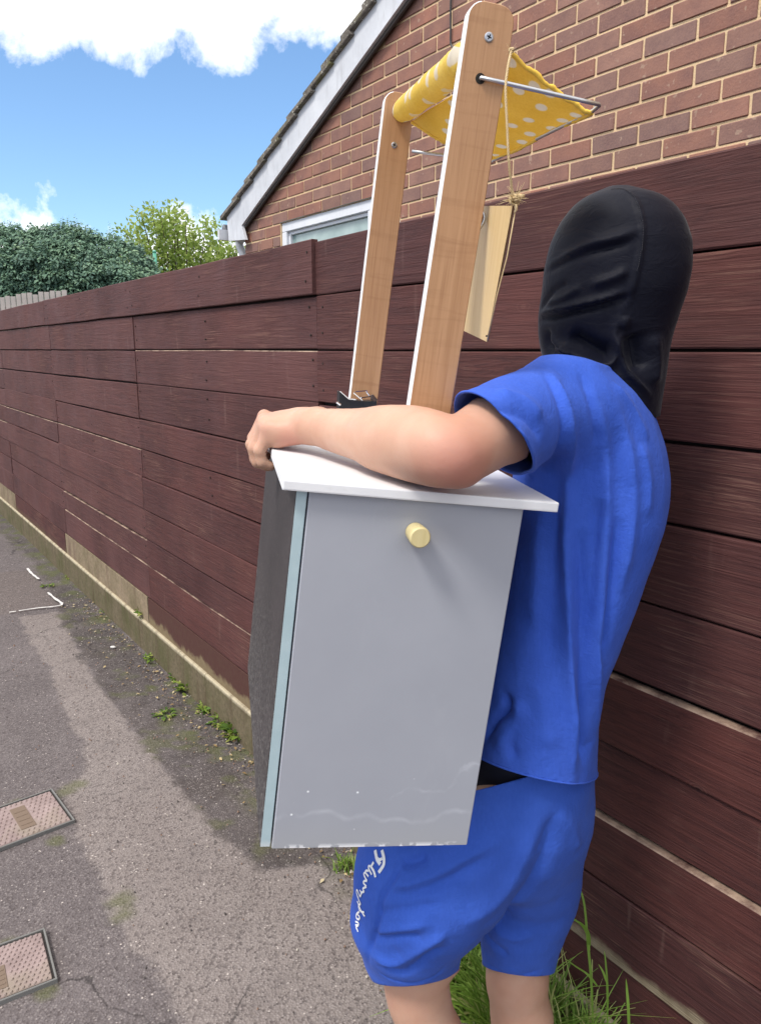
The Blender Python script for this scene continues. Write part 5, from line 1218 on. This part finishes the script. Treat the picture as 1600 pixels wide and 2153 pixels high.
def build_shorts():
    s = SDF()
    lkh = lk; rkh = rk
    rows = [(1500, 985, 1243, 1.25, .13), (1600, 975, 1247, 1.25, .145), (1680, 955, 1236, 1.25, .15), (1730, 955, 1222, 1.25, .146), (1800, 985, 1190, 1.25, .120), (1860, 1020, 1170, 1.25, .075), (1900, 1050, 1130, 1.25, .025)]
    GAR['rows'] = rows[:4]
    s.column(colkeys(rows), (1, -.3), .04, p=2.2)
    A_ = np.array(WY(1010, 1700, 1.20)); 
    s.chain([np.array(WY(1010, 1680, 1.21)), np.array(WY(905, 1830, 1.17)), np.array(WY(863, 1930, 1.175))], [.122, .116, .102], .06)
    s.chain([np.array(WY(863, 1930, 1.175)), np.array(WY(866, 1990, 1.18)), np.array(WY(880, 2060, 1.19)), np.array(WY(888, 2130, 1.19))], [.102, .085, .069, .064], .015)
    s.chain([np.array(WY(1118, 1715, 1.26)), np.array(WY(1106, 1850, 1.28)), np.array(WY(1092, 1930, 1.27))], [.100, .090, .081], .05)
    s.chain([np.array(WY(1096, 1930, 1.27)), np.array(WY(1088, 2050, 1.27)), np.array(WY(1088, 2110, 1.27))], [.083, .0665, .064], .012)
    V, F_ = s.mesh(.0042, 2)
    def plane(p1, p2, p3):
        p1, p2, p3 = map(np.array, (p1, p2, p3)); n = np.cross(p2-p1, p3-p1); n /= np.linalg.norm(n); n = n if n[2] < 0 else -n; return p1, n
    lp_, ln_ = plane(WY(800, 2066, 1.13), WY(940, 2050, 1.13), WY(880, 2010, 1.28)); rp_, rn_ = plane(WY(1022, 2045, 1.21), WY(1148, 2052, 1.21), WY(1090, 2010, 1.36))
    midx = ((np.array(lk)+np.array(rk))/2); wt, wn = plane(WY(1005, 1660, 1.12), WY(1080, 1640, 1.12), WY(1240, 1560, 1.35)); GAR['shorts'] = s; GAR['legs'] = ((lp_, ln_), (rp_, rn_))
    sp = [([(836, 1806), (836, 1830), (812, 1868), (800, 1890), (795, 1930), (788, 1965), (776, 2000), (774, 2030)], .005, -.005),
          ([(818, 1868), (860, 1862), (920, 1840), (980, 1805), (1060, 1760)], .012, .006), ([(812, 1888), (880, 1874), (950, 1845), (1030, 1800)], .012, -.006),
          ([(1000, 1990), (1060, 1930), (1110, 1870), (1150, 1790), (1170, 1720)], .016, -.007), ([(960, 1950), (1040, 1900), (1090, 1830), (1130, 1740)], .02, .005),
          ([(785, 1960), (840, 1955), (900, 1945)], .009, .004), ([(785, 1975), (840, 1972), (890, 1968)], .008, -.005), ([(780, 2010), (830, 2025), (900, 1985), (940, 1960)], .010, .006), ([(805, 2030), (850, 2045), (900, 2010), (935, 1990)], .008, -.005),
          ([(790, 1925), (850, 1915), (930, 1900)], .010, -.004), ([(838, 1815), (870, 1812), (900, 1800)], .009, -.007), ([(1015, 1965), (1040, 1990), (1070, 2010)], .010, -.004), ([(1030, 1955), (1080, 1975), (1120, 1965)], .012, .004),
          ([(1160, 1700), (1200, 1740), (1215, 1790)], .014, .004), ([(1185, 1690), (1150, 1750), (1130, 1800)], .012, -.004),
          ([(790, 2040), (820, 2060), (870, 2068), (915, 2052), (940, 2025)], .003, -.0022), ([(1018, 2020), (1050, 2045), (1095, 2052), (1145, 2038)], .003, -.0022)]
    V = folds(V, F_, sp); N_ = normals(V, F_); V += N_*((npnoise(V, 8, 14)*.010)+(npnoise(V, 26, 17)*.005))[:, None]
    o = vmesh('shorts', V-PO, F_, SHORTS, person)
    lft = lambda C: (((C-midx)@(np.array(rk)-np.array(lk))) < 0) & (C[:, 2] < .62)
    rgt = lambda C: (((C-midx)@(np.array(rk)-np.array(lk))) >= 0) & (C[:, 2] < .62)
    cutmesh(o, [(lp_, ln_, lft), (rp_, rn_, rgt), (wt, -wn, None)]); sd = o.modifiers.new('thick', 'SOLIDIFY'); sd.thickness = .0025; sd.offset = -1
    return o, V, F_
shorts, shV, shF = build_shorts()
# dark waistband / underlayer between shirt and shorts
wb = SDF(); wb.column(colkeys([(y, l+3, r-4, Y, b-.003) for y, l, r, Y, b in GAR['rows']]), (1, -.3), .02, p=2.2)
Vw, Fw = wb.mesh(.006, 1); vmesh('undershirt', Vw-PO, Fw, M('near black undershirt', (.008, .008, .02), .9).m, person)
# script lettering down the shorts leg
def lettering():
    bvh = BVHTree.FromPolygons([Vector(v) for v in shV], [tuple(map(int, f)) for f in shF])
    Z = lambda l: [(700+x/3.8925, 1600+y/3.8925) for x, y in l]
    strokes = [([(350, 735), (356, 770), (368, 815), (392, 850)], .0036), ([(404, 735), (420, 800), (418, 850), (400, 885), (378, 915)], .0032), ([(362, 800), (388, 812), (408, 800)], .0028),
               ([(338, 832), (322, 858), (318, 872), (338, 905), (352, 955)], .0026), ([(320, 875), (300, 862), (296, 880), (312, 915), (322, 935)], .0020), ([(300, 905), (280, 900), (272, 915), (296, 950)], .0020),
               ([(272, 915), (258, 928), (270, 960), (285, 985)], .0020), ([(285, 985), (262, 985), (255, 1002), (280, 1030)], .0020), ([(280, 1030), (262, 1040), (250, 1050), (262, 1075)], .0020),
               ([(262, 1072), (240, 1080), (226, 1110), (205, 1060), (198, 1075), (210, 1120), (232, 1175)], .0020), ([(226, 1060), (236, 1085), (228, 1112)], .0018),
               ([(214, 1130), (205, 1108)], .0018), ([(205, 1150), (225, 1205), (248, 1250), (266, 1275)], .0024), ([(232, 1170), (215, 1190), (228, 1230), (262, 1240)], .0020),
               ([(222, 1235), (200, 1255), (196, 1285), (214, 1300), (224, 1280), (210, 1262)], .0020), ([(190, 1318), (212, 1328), (210, 1348), (190, 1345)], .0019), ([(212, 1350), (194, 1362), (204, 1385), (210, 1402)], .0019)]
    parts = []
    for l, w_ in strokes:
        P = spline([Vector((x, y, 0)) for x, y in Z(l)], 6); pts = []
        for p in P:
            h = bvh.ray_cast(CAM, ray(p.x, p.y).normalized())
            if h[0] is not None: pts.append((h[0], h[1]))
        if len(pts) < 3: continue
        vs, fs = [], []
        for i, (p, n) in enumerate(pts):
            t = (pts[min(i+1, len(pts)-1)][0]-pts[max(i-1, 0)][0]).normalized(); s = t.cross(n).normalized()
            q = p+n*.0012; vs += [q+s*w_*.85, q+n*.0006, q-s*w_*.85]
            if i: k = 3*i; fs += [(k-3, k-2, k+1, k), (k-2, k-1, k+2, k+1)]
        parts.append((vs, fs))
    v, f = merge(parts); v = [p-Vector(PO) for p in v]; o = mesh('lettering', v, f, M('white print', (.82, .82, .82), .6).m, shorts, True); o['kind'] = 'stuff'
lettering()
def mat_black():
    m = M('black stretch jersey', rough=.58, spec=.15); v = m.co('Object'); f = m.noise(v, 900, 2); n = m.noise(v, 10, 4)
    m.setc(m.mix(n, (.0026, .0030, .0082), (.0045, .0050, .0125))); m.bump(f, .12, .0006); m.bump(m.noise(v, 60, 3), .10, .002); m.bump(m.wave(v, 500, .5, 1, 1, 'Z'), .12, .0005); m.bump(m.math('ABSOLUTE', m.math('SUBTRACT', m.noise(m.co('Object', (1, 1, 1.6)), 24, 3, .5, 1), .5)), .35, .006); m.b.inputs['Sheen Weight'].default_value = .10; m.b.inputs['Sheen Roughness'].default_value = .35; return m.m
def build_hood():
    s = GAR['hood']
    V, F_ = s.mesh(.0036, 2)
    p1, p2, p3 = np.array(WY(1139, 752, 1.16)), np.array(WY(1372, 884, 1.16)), np.array(WY(1300, 815, 1.33)); 
    # bottom edge: dips to the back
    ux = p2[0]-p1[0]; 
    def edge_z(P):   # height of the bottom edge as a curve over x, in the measured view then carried straight through
        px = []; 
        xs = [1120, 1139, 1190, 1235, 1270, 1300, 1330, 1352, 1372, 1400]; ys = [752, 752, 756, 764, 785, 812, 842, 866, 884, 880]
        E_ = [WY(a, b_, 1.15) for a, b_ in zip(xs, ys)]; return np.interp(P[:, 0], [e.x for e in E_], [e.z for e in E_])
    ez = edge_z(V); keep = V[:, 2] > ez-.0; bd = keep & (V[:, 2] < ez+.004); V[bd, 2] = ez[bd]
    # eye slit on the face side
    hc = headc; q = V-hc; eye = (np.abs(q[:, 2]-.0) < .022) & ((q@fv) > .055) & ((q@sv) > -.012) & ((q@sv) < .062)
    V, F_ = drop(V, F_, keep & ~eye)
    sp = [([(1308, 397), (1335, 420), (1350, 470), (1348, 520), (1338, 570), (1328, 610), (1318, 650)], .0035, .0028),
          ([(1345, 480), (1300, 500), (1250, 512), (1205, 532), (1160, 558)], .007, .0045), ([(1330, 505), (1280, 518), (1230, 530), (1180, 552), (1152, 570)], .006, -.004),
          ([(1320, 565), (1298, 580), (1270, 590), (1240, 600)], .006, .004), ([(1318, 612), (1270, 628), (1220, 640), (1170, 652), (1138, 660)], .0055, .0055), ([(1322, 622), (1270, 638), (1220, 650), (1165, 664), (1136, 672)], .0055, -.006),
          ([(1150, 640), (1185, 625), (1225, 600)], .006, .003), ([(1135, 650), (1165, 610), (1195, 595)], .005, -.0025),
          ([(1150, 700), (1175, 725), (1210, 745), (1260, 765), (1288, 762), (1296, 730), (1292, 700), (1308, 650)], .006, .005), ([(1195, 705), (1225, 720), (1260, 738), (1284, 742)], .012, -.010),
          ([(1308, 700), (1302, 725), (1312, 770), (1335, 800), (1370, 835)], .005, .005), ([(1330, 700), (1338, 740), (1350, 780)], .014, -.009), ([(1310, 690), (1318, 665)], .006, .004),
          ([(1152, 690), (1150, 720), (1165, 740)], .008, -.005), ([(1375, 700), (1380, 760), (1375, 810)], .014, .004), ([(1270, 795), (1310, 830), (1350, 862)], .010, -.006), ([(1180, 730), (1200, 748)], .008, .004)]
    V = folds(V, F_, sp, 1.9); N_ = normals(V, F_); V += N_*(npnoise(V, 14, 24)*.005)[:, None]
    o = vmesh('balaclava', V-PO, F_, mat_black(), person); sd = o.modifiers.new('thick', 'SOLIDIFY'); sd.thickness = .002; sd.offset = -1
    # overlock stitches along the crown seam
    bvh = BVHTree.FromPolygons([Vector(v) for v in V], [tuple(map(int, f)) for f in F_]); parts = []
    P = spline([Vector((x, y, 0)) for x, y in [(1285, 398), (1312, 398), (1337, 420), (1351, 470), (1349, 520), (1339, 570)]], 14)
    pts = []
    for p in P:
        h = bvh.ray_cast(CAM, ray(p.x, p.y).normalized())
        if h[0] is not None: pts.append((h[0], h[1]))
    for i in range(0, len(pts)-1):
        a, n = pts[i]; b_, _ = pts[i+1]; parts.append(tube([a+n*.0006, a.lerp(b_, .55)+n*.0011], .0005, 4))
    v, f = merge(parts); k = mesh('seam', [p-Vector(PO) for p in v], f, M('seam thread', (.02, .02, .028), .6).m, o); k['kind'] = 'stuff'
build_hood()
build_body()
# ================================================================== SMALL PLANTS, LITTER
GLM = mat_leaf('grass blade', [(.08, .15, .02), (.16, .28, .04), (.28, .42, .08), (.48, .45, .20)], .35, .5)
def blades(name, base_pts, parent_loc, n, h, wd, spread, label, cat=None, kind=None, group=None, seed=1, dry=.12):
    rs = random.Random(seed); vs, fs, tone = [], [], []
    for i in range(n):
        bx_, by_ = base_pts(rs); az = rs.uniform(0, 6.28); H_ = h*rs.uniform(.35, 1.0); ln = rs.uniform(.2, 1.0)*spread; w0 = wd*rs.uniform(.6, 1.3); d = Vector((math.cos(az), math.sin(az), 0)); s = Vector((-d.y, d.x, 0)); tn = .9 if rs.random() < dry else rs.uniform(.05, .7); k0 = len(vs); m_ = 6; droop = rs.uniform(.0, .75)
        for k in range(m_+1):
            t = k/m_; p = Vector((bx_, by_, 0))+d*(ln*H_*t*t)+Vector((0, 0, H_*(t-droop*t**3*.75))); ww = w0*(1-t**2.2)*.5+.0002
            vs += [p+s*ww, p-s*ww+Vector((0, 0, ww*.5))]; tone += [tn, tn]
            if k: a = k0+2*(k-1); fs.append((a, a+1, a+3, a+2))
    o = mesh(name, vs, fs, GLM, None, True); at = o.data.attributes.new('tone', 'FLOAT', 'POINT'); at.data.foreach_set('value', tone); o.location = parent_loc
    return tag(o, label, cat, group, kind)
def gxy(px, py, z=0): r = ray(px, py); p = r*((z-H)/r.z); return p.x, p.y
cx_, cy_ = gxy(1010, 2150)
def ln_pts(t0, t1, d0, d1): return lambda rs: (lambda p: (p.x, p.y))(FD*rs.uniform(t0, t1)+ND*rs.uniform(d0, d1))
def round_pts(r): return lambda rs: (lambda a, q: (math.cos(a)*q, math.sin(a)*q))(rs.uniform(0, 6.28), r*rs.random()**.7)
def at_fd(t, d): p = FD*t+ND*d; return (p.x, p.y, 0)
blades('grass_clump', round_pts(.075), at_fd(1.22, 1.10), 380, .24, .0075, .9, 'lush green grass clump growing between the two bare legs at the kerb', 'grass clump', seed=3)
blades('grass_clump', round_pts(.085), at_fd(1.00, 1.08), 520, .38, .0072, .9, 'green grass clump right of the standing leg at the fence foot', 'grass clump', seed=5)
blades('grass_clump', round_pts(.07), at_fd(.86, 1.10), 380, .36, .006, 1.1, 'thin grass clump with dry blades at the lower right by the fence', 'grass clump', seed=6, dry=.35)
blades('grass_clump', round_pts(.035), at_fd(1.80, 1.13), 50, .07, .004, .9, 'small yellow green grass clump low beside the blue shorts', 'grass clump', seed=8, dry=.3)
def tall_grass(name, paths, label):
    vs, fs, tone = [], [], []
    o0_ = None
    for path, w0, tn in paths:
        P = spline([FP(*q) for q in path], 8); k0 = len(vs); n = len(P)
        if o0_ is None: o0_ = P[0].copy()
        for k, p in enumerate(P):
            t = k/(n-1); ww = w0*(1-t**3)*.5*(.5+.5*min(1, t*5)); s = Vector((1, .1, 0)).normalized()*ww
            vs += [p-s-o0_, p+s+Vector((0, .3*ww, 0))-o0_]; tone += [tn]*2
            if k: a = k0+2*(k-1); fs.append((a, a+1, a+3, a+2))
    o = mesh(name, vs, fs, GLM, None, True); at = o.data.attributes.new('tone', 'FLOAT', 'POINT'); at.data.foreach_set('value', tone); o.location = o0_
    tag(o, label, 'grass stalk')
def pf(px, py, d): t, z = onp(px, py, d); return (t, d, z)
tall_grass('grass_stalk', [([pf(1247, 2160, 1.14), pf(1243, 2060, 1.14), pf(1236, 1985, 1.15), pf(1228, 1900, 1.16), pf(1214, 1860, 1.17), pf(1200, 1845, 1.17)], .006, .45), ([pf(1240, 1990, 1.15), pf(1234, 1960, 1.13), pf(1216, 1940, 1.10), pf(1180, 1925, 1.08)], .009, .35), ([pf(1240, 2000, 1.15), pf(1232, 1960, 1.14), pf(1210, 1935, 1.12), pf(1195, 1932, 1.11)], .005, .6)], 'tallest grass stalk with a bent leaf, rising beside the blue shorts')
tall_grass('grass_stalk', [([pf(1277, 2160, 1.15), pf(1277, 2080, 1.15), pf(1273, 2020, 1.16), pf(1270, 2000, 1.16)], .005, .4), ([pf(1277, 2070, 1.15), pf(1268, 2045, 1.14), pf(1258, 2028, 1.14)], .005, .5), ([pf(1256, 2075, 1.15), pf(1235, 2050, 1.13), pf(1210, 2033, 1.12), pf(1186, 2015, 1.11)], .006, .45)], 'mid height forked grass stalk between the tall stalk and the lone blade')
tall_grass('grass_stalk', [([pf(1323, 2175, 1.14), pf(1321, 2120, 1.14), pf(1318, 2080, 1.15), pf(1316, 2058, 1.15)], .0065, .4)], 'single upright grass blade before the fence, furthest right')
# weeds along the kerb
WLM = mat_leaf('weed leaf', [(.05, .10, .015), (.11, .19, .03), (.22, .32, .05), (.38, .38, .12)], .3)
def weed(px, py, r, n, ln, label, seed, z=0.0, up=.5):
    x, y = gxy(px, py, z); rs = np.random.RandomState(seed); a = rs.uniform(0, 6.28, n); q = r*np.sqrt(rs.rand(n)); P = np.stack([np.cos(a)*q, np.sin(a)*q, rs.uniform(0, .5, n)*r*up*2], 1)
    d = np.stack([np.cos(a)+rs.normal(0, .5, n), np.sin(a)+rs.normal(0, .5, n), rs.uniform(.05, 1.1, n)*up*2], 1); nn = rs.normal(0, .35, (n, 3))+np.array([0, 0, 1.])
    L_ = rs.uniform(.5, 1.2, n)*ln; o = leaves('weed', P, d, nn, L_, L_*rs.uniform(.18, .34, n), np.clip(rs.uniform(0, 1, n)**1.2, 0, 1), WLM, None, .35); o.location = (x, y, z); tag(o, label, 'weed', 'weeds along the kerb')
weed(470, 1520, .05, 80, .030, 'weed hugging the kerb just short of the yellow green clump', 17, 0, .5)
weed(380, 1425, .05, 60, .024, 'flat weed patch at the kerb foot above the midway weed', 18, 0, .35)
weed(230, 1285, .05, 50, .022, 'straggling weed at the kerb foot left of the bright sprout', 19, 0, .35)
weed(301, 1296, .03, 46, .032, 'bright green weed sprouting on top of the kerb at a board joint', 1, .175, .9)
weed(100, 1235, .035, 36, .028, 'small flat weed by the corner of the dark tarmac patch', 2, 0, .4)
weed(325, 1390, .05, 60, .028, 'sparse weed at the kerb foot just below the kerb top sprout', 3)
weed(402, 1450, .055, 90, .034, 'leafy weed at the kerb foot about midway to the toy stall', 4)
weed(345, 1505, .04, 50, .026, 'low weed growing out in the dark gutter, away from the kerb', 5, 0, .3)
weed(440, 1490, .05, 80, .030, 'weed between the midway weed and the clump by the toy stall', 6, 0, .5)
weed(505, 1545, .06, 130, .040, 'yellow green weed clump at the kerb foot right by the toy stall edge', 7, 0, .7)
weed(285, 1330, .035, 36, .022, 'tiny weed at the kerb foot beneath the bright sprout', 8, 0, .4)
weed(150, 1215, .04, 40, .026, 'far small weed at the kerb foot level with the paint mark', 9, 0, .4)
def broad_plant():
    x, y, _ = at_fd(1.30, 1.09); rs = np.random.RandomState(5); n = 26; a = rs.uniform(0, 6.28, n); P = np.stack([np.cos(a)*.012, np.sin(a)*.012, rs.uniform(0, .06, n)], 1); d = np.stack([np.cos(a), np.sin(a), rs.uniform(.3, 1.8, n)], 1); nn = np.stack([0*a, 0*a, 1+0*a], 1)+rs.normal(0, .2, (n, 3)); L_ = rs.uniform(.05, .10, n)
    o = leaves('broadleaf_weed', P, d, nn, L_, L_*.24, rs.uniform(.25, .75, n), WLM, None, .3); o.location = (x, y, 0); tag(o, 'broad leaved green weed in front of the grass between the legs', 'weed')
broad_plant()
def litter():
    rs = random.Random(9); bm = bmesh.new()
    for i in range(1500):
        t = rs.uniform(1.2, 5.2); d = 1.205-abs(rs.gauss(0, .11)) if rs.random() < .7 else rs.uniform(.45, 1.2); p = FP(t, d, 0); r = rs.uniform(.0015, .0042)*(1.7 if rs.random() < .06 else 1)
        z = .006
        c = Vector((p.x, p.y, z+r*.2)); q = [bm.verts.new(c+Vector((math.cos(a)*r*rs.uniform(.7, 1.2), math.sin(a)*r*rs.uniform(.7, 1.2), -r*.8))) for a in (0, 1.25, 2.5, 3.8, 5.0)]; tp = bm.verts.new(c+Vector((rs.uniform(-.3, .3)*r, rs.uniform(-.3, .3)*r, r*.6)))
        mi = rs.choice((0, 0, 0, 1, 1, 2))
        for k in range(5): f = bm.faces.new((q[k], q[(k+1) % 5], tp)); f.material_index = mi
    o = frombm('grit', bm, [M('dark grit', (.09, .075, .07), .9).m, M('brown grit', (.22, .14, .10), .9).m, M('pale grit', (.45, .40, .34), .9).m]); tag(o, 'loose brown and grey grit and small stones along the kerb and in the gutter', 'grit', kind='stuff')
    # dry leaves
    n = 260; rs2 = np.random.RandomState(4); T_ = rs2.uniform(1.3, 5, n); D_ = 1.19-np.abs(rs2.normal(0, .09, n)); P = np.array([tuple(FP(a, b, .010)) for a, b in zip(T_, D_)]); az = rs2.uniform(0, 6.28, n)
    L_ = rs2.uniform(.008, .022, n); DLM = mat_leaf('dry leaf', [(.16, .10, .05), (.30, .20, .09), (.42, .32, .16), (.5, .43, .28)], .1)
    o = leaves('leaf_litter', P, np.stack([np.cos(az), np.sin(az), rs2.uniform(-.1, .4, n)], 1), rs2.normal(0, .3, (n, 3))+np.array([0, 0, 1.]), L_, L_*.3, rs2.rand(n), DLM, None, .3); tag(o, 'scattered dry brown leaf litter lying along the kerb foot', 'leaf litter', kind='stuff')
litter()
for (px, py, nm, lab) in ((238, 1365, 'pebble', 'white pebble lying alone in the dark gutter'),):
    x, y = gxy(px, py); bm = bmesh.new(); bmesh.ops.create_icosphere(bm, subdivisions=2, radius=.011)
    for v in bm.verts: v.co = Vector((v.co.x*1.5, v.co.y*.8, v.co.z*.6))*(1+.2*mnoise.noise(v.co*90))
    o = frombm(nm, bm, M('white pebble', (.6, .57, .54), .8).m, None, True); o.location = (x, y, .012); tag(o, lab, 'pebble')
